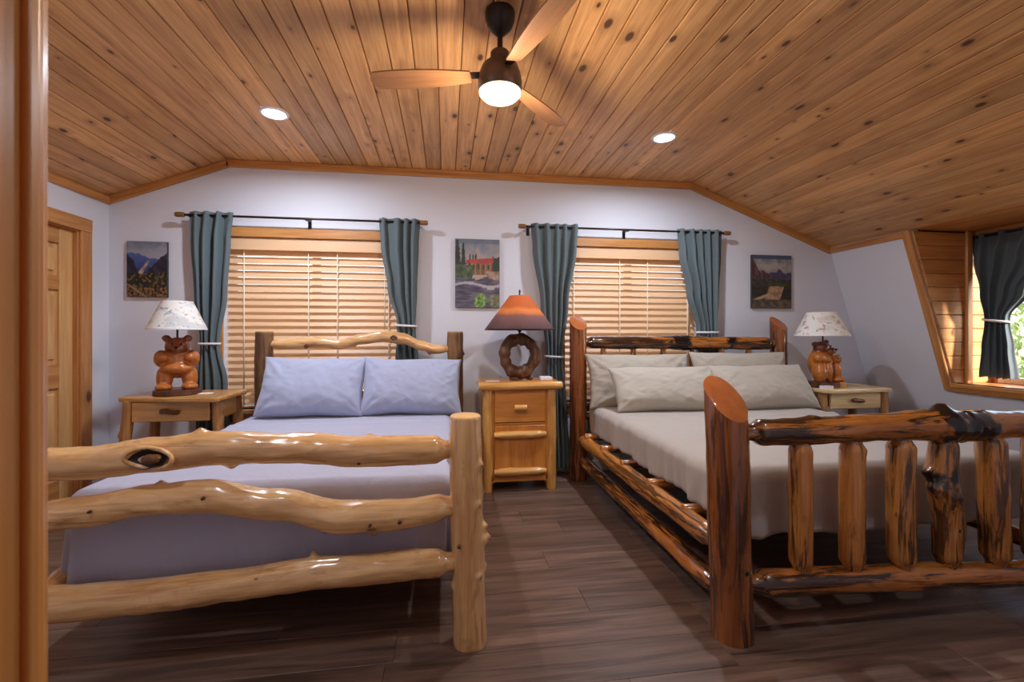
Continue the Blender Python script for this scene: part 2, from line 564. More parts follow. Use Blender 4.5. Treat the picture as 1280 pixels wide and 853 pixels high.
slabs('wall_back', with_holes(XL - .1, 4.4, -.02, 2.62, [W1, W2]), mapY(YB, YB + .15), M_WALL, 'white painted gable wall behind the beds')
D1 = (2.68, 3.44, -.02, 1.85)
slabs('wall_left', with_holes(YF - .2, YB + .15, -.02, 2.4, [D1]), mapX(XL - .12, XL), M_WALL, 'short white wall with the pine door')
DW = (-.2510, .64, -.02, 2.06)
slabs('wall_front', with_holes(XL - .1, 4.4, -.02, 2.62, [DW]), mapY(YF - .12, YF), M_WALL, 'white wall around the doorway one looks through')
# leaning wall with the dormer opening
DO = (2.02, 2.98, .775, ZR)
def mapLean(r, k):
    a, b, z0, z1 = r
    z = (z0, z0, z1, z1)[k % 4]
    return (xr(z) + (0 if k < 4 else .07), (a, b, b, a)[k % 4], z)
slabs('wall_right', [(YF - .1, DO[0], -.02, ZR + .02), (DO[1], YB + .1, -.02, ZR + .02), (DO[0], DO[1], -.02, DO[2])], mapLean, M_WALL, 'white wall leaning inward under the sloped ceiling')
# dark hallway behind the camera
slabs('wall_hall', [(-.75, -.63, -1.5, YF - .12), (1.1, 1.22, -1.5, YF - .12)], lambda r, k: ((r[0], r[1], r[1], r[0])[k % 4], (r[2], r[2], r[3], r[3])[k % 4], -.02 if k < 4 else 2.5), M_WALL, 'white hallway side walls outside the doorway')
slabs('wall_hall_end', [(-.75, 1.22, -.02, 2.5)], mapY(-1.6, -1.5), M_WALL, 'white wall at the end of the hallway')
hc = box('ceiling_hall', -.75, 1.22, -1.6, YF - .12, 2.4, 2.5, M_WALL, bev=0)
tag(hc, 'white hallway ceiling outside the doorway', 'ceiling', kind='structure')

# crown trim
def trim_run(name, p0, p1, w, d, nrm, mat, label):
    p0, p1, nrm = Vector(p0), Vector(p1), Vector(nrm)
    ax = (p1 - p0); L = ax.length; ax.normalize()
    side = ax.cross(nrm).normalized()
    M3 = Matrix((ax, nrm, side)).transposed()
    o = obox(name, (p0 + p1) / 2 + nrm * d / 2, (L, d, w), M3, mat, None, bev=.006, seg=2)
    return tag(o, label, 'trim', kind='structure')
tw = .06
sl = math.atan2(ZC - ZL, XA - XL)
trim_run('trim_1', (XA - .01, YB, ZC - tw / 2), (XB + .01, YB, ZC - tw / 2), tw, .018, (0, -1, 0), M_TRIMX, 'pine strip along the flat ceiling above the windows')
trim_run('trim_2', (XL, YB, ZL - tw / 2), (XA + .01, YB, ZC - tw / 2), tw, .018, (0, -1, 0), M_TRIMX, 'pine strip up the left ceiling slope')
trim_run('trim_3', (XB - .01, YB, ZC - tw / 2), (XR + .01, YB, ZR - tw / 2), tw, .018, (0, -1, 0), M_TRIMX, 'pine strip down the right ceiling slope')
trim_run('trim_4', (XL, YF, ZL - tw / 2), (XL, YB, ZL - tw / 2), tw, .018, (1, 0, 0), M_TRIMX, 'pine strip along the top of the left wall')
trim_run('trim_5', (xr(ZR - .025), YB, ZR - .025), (xr(ZR - .025), DO[1], ZR - .025), .05, .016, Vector((-1, 0, -LEAN)).normalized(), M_TRIMX, 'pine strip along the top of the leaning wall')

bb = box('baseboard_back', XL, 3.95, YB - .014, YB, 0, .085, M_BASE, bev=.004); tag(bb, 'low white baseboard under the windows', 'baseboard', kind='structure')
bb = box('baseboard_left', XL, XL + .014, 3.55, YB - .014, 0, .085, M_BASE, bev=.004); tag(bb, 'low white baseboard beside the pine door', 'baseboard', kind='structure')
bb = box('baseboard_right', 4.02, 4.05, YF, YB, 0, .085, M_BASE, bev=.004); tag(bb, 'low white baseboard under the leaning wall', 'baseboard', kind='structure')

# ------------------------------------------------------------------ doorway jamb beside the camera
jm = empty('trim_6', (DW[0], YF, 0), 'varnished doorway jamb close to the camera at the left edge', 'door frame', kind='structure')
for sx, xj in ((1, DW[0]), (-1, DW[1])):
    box('jamb_board', xj, xj + sx * .018, YF - .13, YF + .002, 0, DW[3], M_JAMB, jm, bev=.002)
    box('stop_strip', xj + sx * .018, xj + sx * .026, YF - .075, YF - .035, 0, DW[3] - .02, M_JAMB, jm, bev=.003, seg=2)
    box('edge_bead', xj + sx * .016, xj + sx * .0215, YF - .0125, YF - .003, 0, DW[3] - .02, M_JAMB, jm, bev=.0025, seg=3)
    # casing with a stepped profile on both faces of the wall
    box('casing_board', xj + sx * .012, xj - sx * .065, YF, YF + .014, 0, DW[3] + .06, M_JAMB, jm, bev=.004, seg=2)
    box('casing_bead', xj + sx * .008, xj - sx * .02, YF + .014, YF + .02, 0, DW[3] + .05, M_JAMB, jm, bev=.003, seg=2)
    box('casing_board', xj + sx * .012, xj - sx * .065, YF - .134, YF - .12, 0, DW[3] + .06, M_JAMB, jm, bev=.004, seg=2)
box('jamb_head', DW[0], DW[1], YF - .13, YF + .002, DW[3] - .018, DW[3], M_JAMB, jm, bev=.002)

# ------------------------------------------------------------------ pine door in the left wall
dr = empty('door_1', (XL, 3.06, 0), 'six-panel knotty pine door in the left wall', 'door', kind='structure')
y0, y1 = D1[0], D1[1]
xf = XL - .03
box('stile', xf - .035, xf, y1 - .115, y1 - .012, .012, 1.838, M_DOOR, dr, bev=.004)
box('stile', xf - .035, xf, y0 + .012, y0 + .115, .012, 1.838, M_DOOR, dr, bev=.004)
ym = (y0 + y1) / 2
box('stile', xf - .035, xf, ym - .05, ym + .05, .21, 1.74, M_DOOR, dr, bev=.004)
for (a, b) in ((.012, .21), (.80, .955), (1.435, 1.525), (1.735, 1.838)):
    box('rail', xf - .034, xf - .001, y0 + .115, y1 - .115, a, b, M_TRIMY, dr, bev=.003)
for (ya, yb) in ((y0 + .115, ym - .05), (ym + .05, y1 - .115)):
    for (a, b) in ((.21, .80), (.955, 1.435), (1.525, 1.735)):
        box('panel_back', xf - .03, xf - .018, ya, yb, a, b, M_DOOR, dr, bev=0)
        box('raised_panel', xf - .02, xf - .005, ya + .03, yb - .03, a + .03, b - .03, M_DOOR, dr, bev=.012)
box('jamb', XL - .12, XL, y1 - .012, y1, 0, 1.85, M_TRIMZ, dr, bev=.002)
box('jamb', XL - .12, XL, y0, y0 + .012, 0, 1.85, M_TRIMZ, dr, bev=.002)
box('jamb_head', XL - .12, XL, y0, y1, 1.838, 1.85, M_TRIMY, dr, bev=.002)
box('casing', XL, XL + .018, y1 - .006, y1 + .09, 0, 1.845, M_TRIMZ, dr, bev=.005, seg=2)
box('casing', XL, XL + .018, y0 - .09, y0 + .006, 0, 1.845, M_TRIMZ, dr, bev=.005, seg=2)
box('casing_head', XL, XL + .02, y0 - .09, y1 + .09, 1.845, 1.937, M_TRIMY, dr, bev=.005, seg=2)
lathe('knob', [(.012, 0), (.012, .02), (.026, .03), (.03, .045), (.022, .06), (.0, .064)], M_METAL, dr, M=Matrix.Translation((xf, y0 + .07, .92)) @ Matrix.Rotation(PI / 2, 4, 'Y'), n=16)

# ------------------------------------------------------------------ windows, blinds, rods
def window(n, W, label):
    a, b, z0, z1 = W
    w = empty('window_%d' % n, ((a + b) / 2, YB, z0), label, 'window', kind='structure')
    box('casing_head', a - .10, b + .10, YB - .02, YB, z1 - .002, z1 + .068, M_TRIMX, w, bev=.004)
    for (p, q) in ((a - .07, a + .004), (b - .004, b + .07)):
        box('casing_side', p, q, YB - .018, YB, z0 - .02, z1, M_TRIMZ, w, bev=.004)
    box('window_sill', a - .09, b + .09, YB - .045, YB + .1, z0 - .03, z0, M_TRIMX, w, bev=.005, seg=2)
    box('casing_apron', a - .06, b + .06, YB - .016, YB, z0 - .095, z0 - .03, M_TRIMX, w, bev=.004)
    fr = box('sash_frame', a, a + .045, YB + .095, YB + .14, z0, z1, M_WHITE, w, bev=.004)
    box('sash_frame', b - .045, b, YB + .095, YB + .14, z0, z1, M_WHITE, w, bev=.004)
    box('sash_frame', a + .045, b - .045, YB + .095, YB + .14, z1 - .045, z1, M_WHITE, w, bev=.004)
    box('sash_frame', a + .045, b - .045, YB + .095, YB + .14, z0, z0 + .045, M_WHITE, w, bev=.004)
    m = (a + b) / 2
    box('sash_frame', m - .03, m + .03, YB + .095, YB + .14, z0 + .045, z1 - .045, M_WHITE, w, bev=.004)
    for (p, q) in ((a + .045, m - .03), (m + .03, b - .045)):
        box('pane', p, q, YB + .115, YB + .119, z0 + .045, z1 - .045, M_GLASS, w, bev=0)
window(1, W1, 'pine-trimmed window behind the pale log bed')
window(2, W2, 'pine-trimmed window behind the dark log bed')

def blind(W, label, cords):
    a, b, z0, z1 = W
    o = empty('window_blind', ((a + b) / 2, YB + .05, z0), label, 'window blind', 'wooden blinds')
    a += .008; b -= .008
    box('valance', a, b, YB + .002, YB + .014, z1 - .088, z1 - .004, M_SLAT, o, bev=.004, seg=2)
    box('valance_lip', a, b, YB - .006, YB + .008, z1 - .098, z1 - .088, M_SLAT, o, bev=.003, seg=2)
    box('headrail', a, b, YB + .02, YB + .075, z1 - .065, z1 - .006, M_SLAT, o, bev=.003)
    pitch = .0535
    zt = z1 - .115
    n = int((zt - (z0 + .035)) / pitch)
    me = boxmesh(b - a, .0635, .003, .001, M_SLAT)
    yb = YB + .048
    for i in range(n + 1):
        link('slat', me, M_SLAT, o, Matrix.Translation(((a + b) / 2, yb, zt - i * pitch)) @ Matrix.Rotation(rad(60), 4, 'X'))
    box('bottom_rail', a, b, yb - .024, yb + .024, z0 + .006, z0 + .022, M_SLAT, o, bev=.004)
    for u in cords:
        x = a + (b - a) * u
        link('ladder_cord', tubemesh('cord', [(0, 0, 0), (0, 0, zt - z0)], .0045, 6), M_CORD, o, Matrix.Translation((x, yb - .024, z0 + .02)))
    link('tilt_wand', tubemesh('wand', [(0, 0, 0), (0, 0, .6)], .004, 8), M_CORD, o, Matrix.Translation((b - .09, YB - .004, z1 - .72)))
blind(W1, 'pale wooden slatted blind behind the blue-pillowed log bed', (.10, .47, .64, .95))
blind(W2, 'pale wooden slatted blind behind the dark log bed', (.07, .41, .62, .93))

YR = 3.615
def rod(x0, x1, z, label):
    o = empty('curtain_rod', ((x0 + x1) / 2, YR, z), label, 'curtain rod', 'curtain rods')
    link('rod', tubemesh('rod', [(0, 0, -(x1 - x0) / 2), (0, 0, (x1 - x0) / 2)], .0085, 14), M_ROD, o, Matrix.Translation(((x0 + x1) / 2, YR, z)) @ Matrix.Rotation(PI / 2, 4, 'Y'))
    for x, sg in ((x0, -1), (x1, 1)):
        lathe('finial', [(.009, 0), (.018, .004), (.019, .05), (.015, .062)], M_FINIAL, o, M=Matrix.Translation((x, YR, z)) @ Matrix.Rotation(sg * PI / 2, 4, 'Y'), n=16)
    for x in (x0 + .03, (x0 + x1) / 2, x1 - .03):
        br = box('bracket', x - .009, x + .009, YR - .004, YB, z - .006, z + .006, M_ROD, o, bev=.002)
        box('wall_plate', x - .013, x + .013, YB - .006, YB, z - .055, z + .03, M_ROD, br, bev=.002)
        box('cup', x - .008, x + .008, YR - .012, YR + .012, z - .014, z - .006, M_ROD, br, bev=.002)
rod(-1.885, -.205, 2.02, 'dark curtain rod with wooden ends above the pale log bed')
rod(.635, 2.36, 2.02, 'dark curtain rod with wooden ends above the dark log bed')

def curtain(prof, label, n=5, amp=.03, mat=None, axis='x', plane=YR, tie=None, phase=0., group='tied-back curtains', seed=0.):
    """prof rows: (z from top down as increasing t, left edge, right edge, fold depth factor). Local frame at the top middle."""
    zs = [p[0] for p in prof]
    ztop, zbot = zs[0], zs[-1]
    tab = [((ztop - p[0]) / (ztop - zbot), p[1], p[2], p[3]) for p in prof]
    NU, NV = 16 * n, 90
    v, f = [], []
    cx = (prof[0][1] + prof[0][2]) / 2
    for j in range(NV + 1):
        t = j / NV
        a, b, k = interp(tab, t)
        for i in range(NU + 1):
            s = i / NU
            ss = s + .035 * math.sin(2 * PI * s + phase) * (1 - abs(2 * s - 1))
            w = n * ss * 2 * PI + phase + 1.3 * noise.noise((s * 3 + seed, t * 1.5, 1.7 + seed))
            am = amp * k * (.7 + .6 * noise.noise((s * 2.5 + seed, t * 1.2, seed + 5)))
            d = am * math.sin(w) + .35 * am * math.sin(2.0 * w + 1.1 + 2 * t)
            p = a + (b - a) * s + .25 * am * math.cos(w)
            z = ztop - t * (ztop - zbot)
            if j == NV: z += .004 * math.sin(w)
            v.append((p - cx, d, z - zbot) if axis == 'x' else (d, p - cx, z - zbot))
    for j in range(NV):
        for i in range(NU):
            q = j * (NU + 1) + i
            f.append((q, q + 1, q + NU + 2, q + NU + 1))
    loc = (cx, plane, zbot) if axis == 'x' else (plane, cx, zbot)
    o = link('curtain', mesh('curtain', v, f, True), mat or M_CURT, None, Matrix.Translation(loc))
    so = o.modifiers.new('thickness', 'SOLIDIFY'); so.thickness = .0025; so.offset = 0
    tag(o, label, 'curtain', group)
    if tie:
        z, a, b, dz, dep = tie
        pts = []
        for q in range(28):
            an = 2 * PI * q / 28
            c = (a + b) / 2 - cx + (b - a) / 2 * math.cos(an) * 1.06
            d = dep * math.sin(an)
            pts.append((c, d, z - zbot + dz * math.cos(an)) if axis == 'x' else (d, c, z - zbot + dz * math.cos(an)))
        link('tieback', tubemesh('tieback', pts, .0085, 8, True), M_ROPE, o, Matrix.Translation(loc))['label'] = 'white rope tieback'
    return o
curtain([(2.047, -1.862, -1.556, .75), (1.85, -1.858, -1.575, .95), (1.45, -1.83, -1.60, .95), (1.10, -1.785, -1.65, .75), (1.06, -1.783, -1.652, .75), (.80, -1.805, -1.60, .9), (.06, -1.82, -1.57, 1.)],
        'slate curtain hanging beside the standing-bear lamp', n=4, amp=.036, tie=(1.08, -1.782, -1.652, .0, .045), seed=1.)
curtain([(2.045, -.517, -.205, .75), (1.85, -.505, -.215, .95), (1.5, -.455, -.225, .95), (1.23, -.385, -.237, .75), (1.19, -.383, -.237, .75), (.92, -.398, -.215, .9), (.06, -.42, -.19, 1.)],
        'slate curtain hanging above the blue pillows, beside the river picture', n=4, amp=.036, tie=(1.215, -.385, -.237, -.004, .045), seed=4., phase=1.)
curtain([(2.047, .675, 1.062, .75), (1.85, .69, 1.05, .95), (1.4, .755, .985, .95), (.99, .80, .94, .75), (.95, .802, .938, .75), (.6, .79, .965, .9), (.06, .785, .995, 1.)],
        'slate curtain hanging behind the orange-shaded lamp', n=5, amp=.036, tie=(.968, .798, .94, -.004, .05), seed=7., phase=.5)
curtain([(2.043, 1.942, 2.352, .75), (1.85, 1.96, 2.345, .95), (1.5, 2.03, 2.325, .95), (1.18, 2.118, 2.303, .75), (1.14, 2.118, 2.303, .75), (.8, 2.10, 2.32, .9), (.06, 2.08, 2.34, 1.)],
        'slate curtain hanging above the right half of the beige pillows', n=5, amp=.036, tie=(1.165, 2.118, 2.303, 0., .05), seed=11., phase=2.)

# ------------------------------------------------------------------ dormer with its window on the right
dm = empty('wall_dormer', (4.0, 2.59, .775), 'pine-boarded dormer recess in the leaning wall', 'dormer', kind='structure')
XW = 4.19                                    # window plane of the dormer
zs0, zs1 = DO[2], ZR
for side, yy in ((1, DO[1]), (-1, DO[0])):
    z = zs0
    while z < zs1 - .01:
        h = min(.105, zs1 - z)
        x0, x1 = xr(z) + .0, XW + .05
        # boards follow the leaning edge
        v = [(xr(z) + .004, 0, 0), (x1, 0, 0), (x1, 0, h - .003), (xr(z + h) + .004, 0, h - .003)]
        vv = [(p[0] - 4.0, 0, p[2]) for p in v] + [(p[0] - 4.0, side * .016, p[2]) for p in v]
        me = mesh('cheek_board', vv, [(0, 1, 2, 3), (7, 6, 5, 4), (0, 4, 5, 1), (1, 5, 6, 2), (2, 6, 7, 3), (3, 7, 4, 0)])
        bm = bmesh.new(); bm.from_mesh(me)
        bmesh.ops.recalc_face_normals(bm, faces=bm.faces)
        bmesh.ops.bevel(bm, geom=list(bm.edges), offset=.0035, segments=1, affect='EDGES'); bm.to_mesh(me); bm.free()
        link('cheek_board', me, M_TRIMX, dm, Matrix.Translation((4.0, yy - side * .018, z)))
        z += h
    bk = mesh('cheek_backing', [(xr(zs0) + .004 - 4, side * q, 0) if k == 0 else ((XW + .1 - 4, side * q, 0) if k == 1 else ((XW + .1 - 4, side * q, zs1 - zs0 + .05) if k == 2 else (XR - 4, side * q, zs1 - zs0 + .05))) for q in (.016, .04) for k in range(4)], [(0, 1, 2, 3), (7, 6, 5, 4), (0, 4, 5, 1), (1, 5, 6, 2), (2, 6, 7, 3), (3, 7, 4, 0)])
    link('cheek_backing', bk, M_GROOVE, dm, Matrix.Translation((4.0, yy, zs0)))

    box('corner_post', 3.935, 3.985, yy - side * .04, yy - side * .018, zs0, zs1, M_TRIMZ, dm, bev=.006, seg=2)
nb = 7
for i in range(nb):
    w = (XW + .05 - XR) / nb
    box('soffit_board', XR + i * w + .001, XR + (i + 1) * w - .001, DO[0], DO[1], zs1, zs1 + .016, M_TRIMY, dm, bev=.003)
box('soffit_backing', XR, XW + .1, DO[0] - .05, DO[1] + .05, zs1 + .016, zs1 + .04, M_GROOVE, dm, bev=0)
box('header_beam', 4.02, 4.10, DO[0], DO[1], 1.80, zs1, M_TRIMY, dm, bev=.005)
box('sill_board', xr(zs0) - .02, XW + .05, DO[0], DO[1], zs0 - .03, zs0, M_TRIMY, dm, bev=.005, seg=2)
# casing on the leaning wall
nl = Vector((-1, 0, -LEAN)).normalized()
lean_dir = Vector((-LEAN, 0, 1)).normalized()
def lean_board(name, ya, yb, za, zb, th=.02):
    Mx = Matrix((nl * -1, Vector((0, 1, 0)), lean_dir)).transposed()
    zc = (za + zb) / 2
    L = (zb - za) / lean_dir.z
    c = Vector((xr(zc), (ya + yb) / 2, zc)) + nl * th / 2
    return obox(name, c, (th, yb - ya, L), Mx, M_TRIMZ if zb - za > .2 else M_TRIMY, dm, bev=.004)
lean_board('casing_side', DO[1] - .004, DO[1] + .055, zs0 - .055, zs1)
lean_board('casing_side', DO[0] - .055, DO[0] + .004, zs0 - .055, zs1)
lean_board('casing_apron', DO[0] + .004, DO[1] - .004, zs0 - .06, zs0 - .004, th=.024)
# the dormer window itself
w3 = empty('window_3', (XW, 2.59, zs0), 'bright white-framed window in the dormer', 'window', kind='structure')
wy0, wy1, wz0, wz1 = DO[0] + .04, DO[1] - .05, zs0 + .0, 1.86
for (a, b, c, d) in ((wy0, wy0 + .05, wz0, wz1), (wy1 - .05, wy1, wz0, wz1), (wy0 + .05, wy1 - .05, wz0, wz0 + .05), (wy0 + .05, wy1 - .05, wz1 - .05, wz1), ((wy0 + wy1) / 2 - .03, (wy0 + wy1) / 2 + .03, wz0 + .05, wz1 - .05)):
    box('sash_frame', XW, XW + .045, a, b, c, d, M_WHITE, w3, bev=.004)
for (a, b) in ((wy0 + .05, (wy0 + wy1) / 2 - .03), ((wy0 + wy1) / 2 + .03, wy1 - .05)):
    box('pane', XW + .02, XW + .024, a, b, wz0 + .05, wz1 - .05, M_GLASS, w3, bev=0)
slabs('wall_dormer_end', with_holes(DO[0] - .05, DO[1] + .05, zs0 - .2, zs1 + .06, [(wy0, wy1, wz0, wz1)]), mapX(XW, XW + .05), M_TRIMZ, 'pine boards around the dormer window')
# its rod and curtain
r3 = empty('curtain_rod', (3.985, 2.50, 1.885), 'dark curtain rod across the dormer recess', 'curtain rod', 'curtain rods')
link('rod', tubemesh('rod', [(0, 0, -.45), (0, 0, .45)], .0085, 14), M_ROD, r3, Matrix.Translation((3.985, 2.50, 1.885)) @ Matrix.Rotation(PI / 2, 4, 'X'))
for yy in (DO[0] + .028, DO[1] - .028):
    box('wall_socket', 3.965, 4.005, yy - .01, yy + .01, 1.865, 1.905, M_ROD, r3, bev=.003)
curtain([(1.905, 2.965, 2.30, .8), (1.7, 2.945, 2.42, 1.), (1.45, 2.90, 2.60, 1.), (1.27, 2.862, 2.715, .8), (1.23, 2.862, 2.715, .8), (1.05, 2.885, 2.69, .9), (.83, 2.905, 2.665, 1.)],
        'charcoal curtain tied back inside the dormer recess', n=5, amp=.036, axis='y', plane=3.985, mat=M_CURTD, tie=(1.25, 2.862, 2.712, -.012, .055), seed=15., phase=1.)

# ------------------------------------------------------------------ lights the room has
def downlight(x, y, label, power):
    o = empty('recessed_light', (x, y, ZC), label, 'ceiling light', 'recessed ceiling lights')
    lathe('trim_ring', [(.064, -.002), (.066, -.008), (.080, -.007), (.084, 0)], M_WHITE, o, (x, y, ZC), n=36, cap=False)
    lathe('lens', [(.0005, -.005), (.064, -.005), (.064, -.001)], M_LAMP, o, (x, y, ZC), n=32)
    L = bpy.data.lights.new('downlight', 'AREA'); L.shape = 'DISK'; L.size = .10; L.energy = power; L.color = C_DOWN; L.spread = rad(170)
    lo = link('downlight_lamp', L, None, o, Matrix.Translation((x, y, ZC - .012)))
downlight(-1.017, 2.89, 'round recessed ceiling light above the pale log bed', P_DOWN)
downlight(1.443, 2.87, 'round recessed ceiling light above the dark log bed', P_DOWN)
downlight(-1.017, .85, 'round recessed ceiling light near the left side of the doorway', P_DOWN_FRONT)
downlight(1.443, .85, 'round recessed ceiling light near the right side of the doorway', P_DOWN_FRONT)

fx, fy = .217, 1.85
fan = empty('ceiling_fan', (fx, fy, ZC), 'dark bronze ceiling fan with a bright round light', 'ceiling fan')
lathe('canopy', [(.058, 0), (.062, -.008), (.060, -.035), (.050, -.062), (.030, -.085), (.016, -.097)], M_BRONZE, fan, (fx, fy, ZC), n=32)
lathe('downrod', [(.011, -.09), (.011, -.18)], M_BRONZE, fan, (fx, fy, ZC), n=16)
lathe('motor_housing', [(.034, -.165), (.039, -.172), (.040, -.196), (.052, -.208), (.074, -.228), (.084, -.255), (.090, -.29), (.090, -.315), (.086, -.33)], M_BRONZE2, fan, (fx, fy, ZC), n=40)
fl_ = lathe('light_lens', [(.085, -.328), (.084, -.338), (.070, -.352), (.040, -.360), (.001, -.362)], M_FANL, fan, (fx, fy, ZC), n=40)
for k in range(3):
    a = rad(168 + 120 * k)
    M = Matrix.Translation((fx, fy, ZC - .262)) @ Matrix.Rotation(a, 4, 'Z') @ Matrix.Rotation(rad(11), 4, 'X')
    out = []
    for i in range(15):
        s = i / 14
        out.append((.12 + .40 * s, .030 + .022 * math.sin(s * PI * .75), 0))
    tip = [(.535, .02, 0), (.54, 0, 0), (.535, -.02, 0)]
    ring = out + tip + [(p[0], -p[1], 0) for p in reversed(out)]
    n_ = len(ring)
    v = [(p[0], p[1], -.003) for p in ring] + [(p[0], p[1], .003) for p in ring]
    f = [tuple(range(n_)), tuple(reversed(range(n_, 2 * n_)))] + [(i, i + n_, (i + 1) % n_ + n_, (i + 1) % n_) for i in range(n_)]
    bm = bmesh.new(); bm.from_mesh(mesh('b', v, f))
    bl = link('blade', frombm('blade', bm), M_BLADE, fan, M)
    box2 = boxmesh(.09, .035, .006, .002, M_BRONZE)
    link('blade_arm', box2, M_BRONZE, bl, M @ Matrix.Translation((.115, 0, .006)))
L = bpy.data.lights.new('fan_bulb', 'POINT'); L.shadow_soft_size = .07; L.energy = P_FAN; L.color = C_FAN
link('fan_bulb', L, None, fan, Matrix.Translation((fx, fy, ZC - .44)))
#END_STRUCTURE

# ------------------------------------------------------------------ the pale log bed
LG = [M_LOGL, M_ENDL]
bed = empty('log_bed', (-.66, 2.6, 0), 'pale lacquered aspen log bed with a wavy three-rail footboard', 'bed')
FY = 1.71
fx0, fx1 = -1.415, .075
def knots(n, hmin, hmax, seed, lo=.05, hi=.95):
    q = random.Random(seed)
    return [(q.uniform(lo, hi), q.uniform(0, 2 * PI), q.uniform(hmin, hmax), q.uniform(.010, .020)) for _ in range(n)]
# foot posts
post = log('foot_post', (fx1, FY, 0), (fx1, FY, .843), .061, LG, bed, knots=knots(7, .006, .014, 3) + [(.46, -.15, .030, .022), (.51, -.1, .022, .017), (.79, -.55, .014, .016), (.31, -.9, .014, .013)],
           path=[(0, .012, 0, 1.04), (.3, .008, 0, 1.0), (.6, 0, 0, 1.0), (.85, -.004, 0, 1.02), (1, -.004, 0, .96)], bend=.006, seed=3., seg=40, step=.008)
log('foot_post', (fx0, FY, 0), (fx0, FY, .845), .061, LG, bed, knots=knots(7, .006, .012, 5), bend=.01, seed=8.)
xa, xb = fx0 + .04, fx1 - .045
def rx(x): return (x - xa) / (xb - xa)
# in a rail running +X local x points to -Y (towards the camera), local y up
log('foot_rail', (xa, FY, .718), (xb, FY, .718), .056, LG, bed, seg=40, step=.008, tenon0=(.02, .03), tenon1=(.028, .034), bend=.006, seed=14., wob=.08,
    path=[(0, 0, 0, 1.0), (rx(-1.2), 0, .002, .98), (rx(-.98), .0, .022, 1.08), (rx(-.80), 0, .036, 1.06), (rx(-.55), 0, .028, .94), (rx(-.30), 0, .010, 1.0), (rx(-.15), 0, .008, .96), (1, 0, .002, .95)],
    knots=[(rx(-.84), PI / 2, .018, .02), (rx(-1.19), .3, .014, .016), (rx(-1.04), .5, .012, .018), (rx(-.74), -PI / 2, .016, .02), (rx(-.30), .5 - PI / 2, .012, .018), (rx(-.18), -1.1, .012, .015), (rx(-.28), 1.2, .008, .02), (rx(-.33), .1, .009, .02), (rx(-.60), .25, .006, .025), (rx(-.70), .6, .008, .02), (rx(-.45), -.5, .006, .018)])
log('foot_rail', (xa, FY, .50), (xb, FY, .50), .054, LG, bed, seg=40, step=.008, tenon0=(.03, .036), tenon1=(.02, .037), bend=.006, seed=21., wob=.08,
    path=[(0, 0, .04, .96), (rx(-1.2), 0, .058, .95), (rx(-1.0), 0, .085, .96), (rx(-.82), 0, .092, 1.04), (rx(-.60), 0, .05, 1.0), (rx(-.36), 0, -.010, 1.06), (rx(-.18), 0, -.012, 1.0), (1, 0, .01, .9)],
    knots=[(rx(-.80), .35, .020, .016), (rx(-1.14), .35, .014, .015), (rx(-.97), PI / 2 - .2, .014, .016), (rx(-.165), .1, .016, .018), (rx(-.27), .0, .012, .020), (rx(-.26), -PI / 2 + .15, .024, .017), (rx(-.43), -PI / 2 + .1, .016, .014), (rx(-.9), -PI / 2, .012, .016), (rx(-1.2), -.3, .012, .016), (rx(-.60), .4, .007, .025), (rx(-.48), .2, .010, .016), (rx(-.30), .45, .012, .02), (rx(-.08), .3, .008, .016)])
log('foot_rail', (xa, FY, .250), (xb, FY, .305), .053, LG, bed, seg=40, step=.008, tenon0=(.02, .036), tenon1=(.02, .035), bend=.005, seed=33., wob=.08,
    path=[(0, 0, .0, 1.08), (rx(-1.0), 0, -.006, 1.04), (rx(-.7), 0, .0, .96), (rx(-.45), 0, .012, 1.04), (rx(-.2), 0, .006, .98), (1, 0, 0, .94)],
    knots=[(rx(-.47), PI / 2 - .2, .028, .010), (rx(-.57), .5, .012, .016), (rx(-1.0), -PI / 2 + .2, .018, .018), (rx(-1.22), .6, .010, .016), (rx(-.75), -1.2, .01, .014), (rx(-1.1), .1, .008, .02), (rx(-.25), .3, .007, .02), (rx(-.65), 0., .007, .014), (rx(-.08), -.4, .008, .014)])
def knot_disc(parent, x, y, z, r, mat, sx=1., face=(0, -1, 0), name='knot'):
    q = frame_z(face)
    return lathe(name, [(r * 1.0, -.008), (r * .98, .0), (r * .55, .003), (r * .3, .0), (.0008, -.001)], mat, parent,
                 M=Matrix.Translation((x, y, z)) @ q.to_4x4() @ Matrix.Diagonal((sx, 1, 1, 1)), n=14, wob=.25)
M_KDARK = plain('dark_knot', (92, 58, 34), .35, bscale=160., var=.5)
M_KHOLE = plain('hollow_knot', (26, 20, 20), .3, bscale=60., bump=.6)
# the hollow: rim, dark bowl and the brown core in it
hx, hy, hz = -.965, FY - .060, .742
ri = []
for k in range(26):
    a = 2 * PI * k / 26
    ri.append((hx + .068 * math.cos(a) * (1 + .10 * math.sin(2 * a + .5)), hy - .010 + .012 * abs(math.sin(a)) * (1 if math.sin(a) > 0 else 1.1), hz - .010 * math.cos(a) + .034 * math.sin(a)))
hole = link('knot_hollow', tubemesh('rim', ri, .0075, 8, True), M_LOGL, bed)
lathe('hollow_bowl', [(.062, 0), (.056, -.004), (.03, -.010), (.0008, -.012)], M_KHOLE, hole, M=Matrix.Translation((hx, hy - .007, hz)) @ frame_z((0, -1, 0)).to_4x4() @ Matrix.Rotation(.15, 4, 'Z') @ Matrix.Diagonal((1, .52, 1, 1)), n=24, wob=.1, cap=False)
lathe('hollow_core', [(.03, 0), (.026, .007), (.012, .011), (.0008, .011)], M_KNOT, hole, M=Matrix.Translation((hx + .01, hy - .012, hz)) @ frame_z((0, -1, 0)).to_4x4() @ Matrix.Diagonal((1, .55, 1, 1)), n=16, wob=.3)
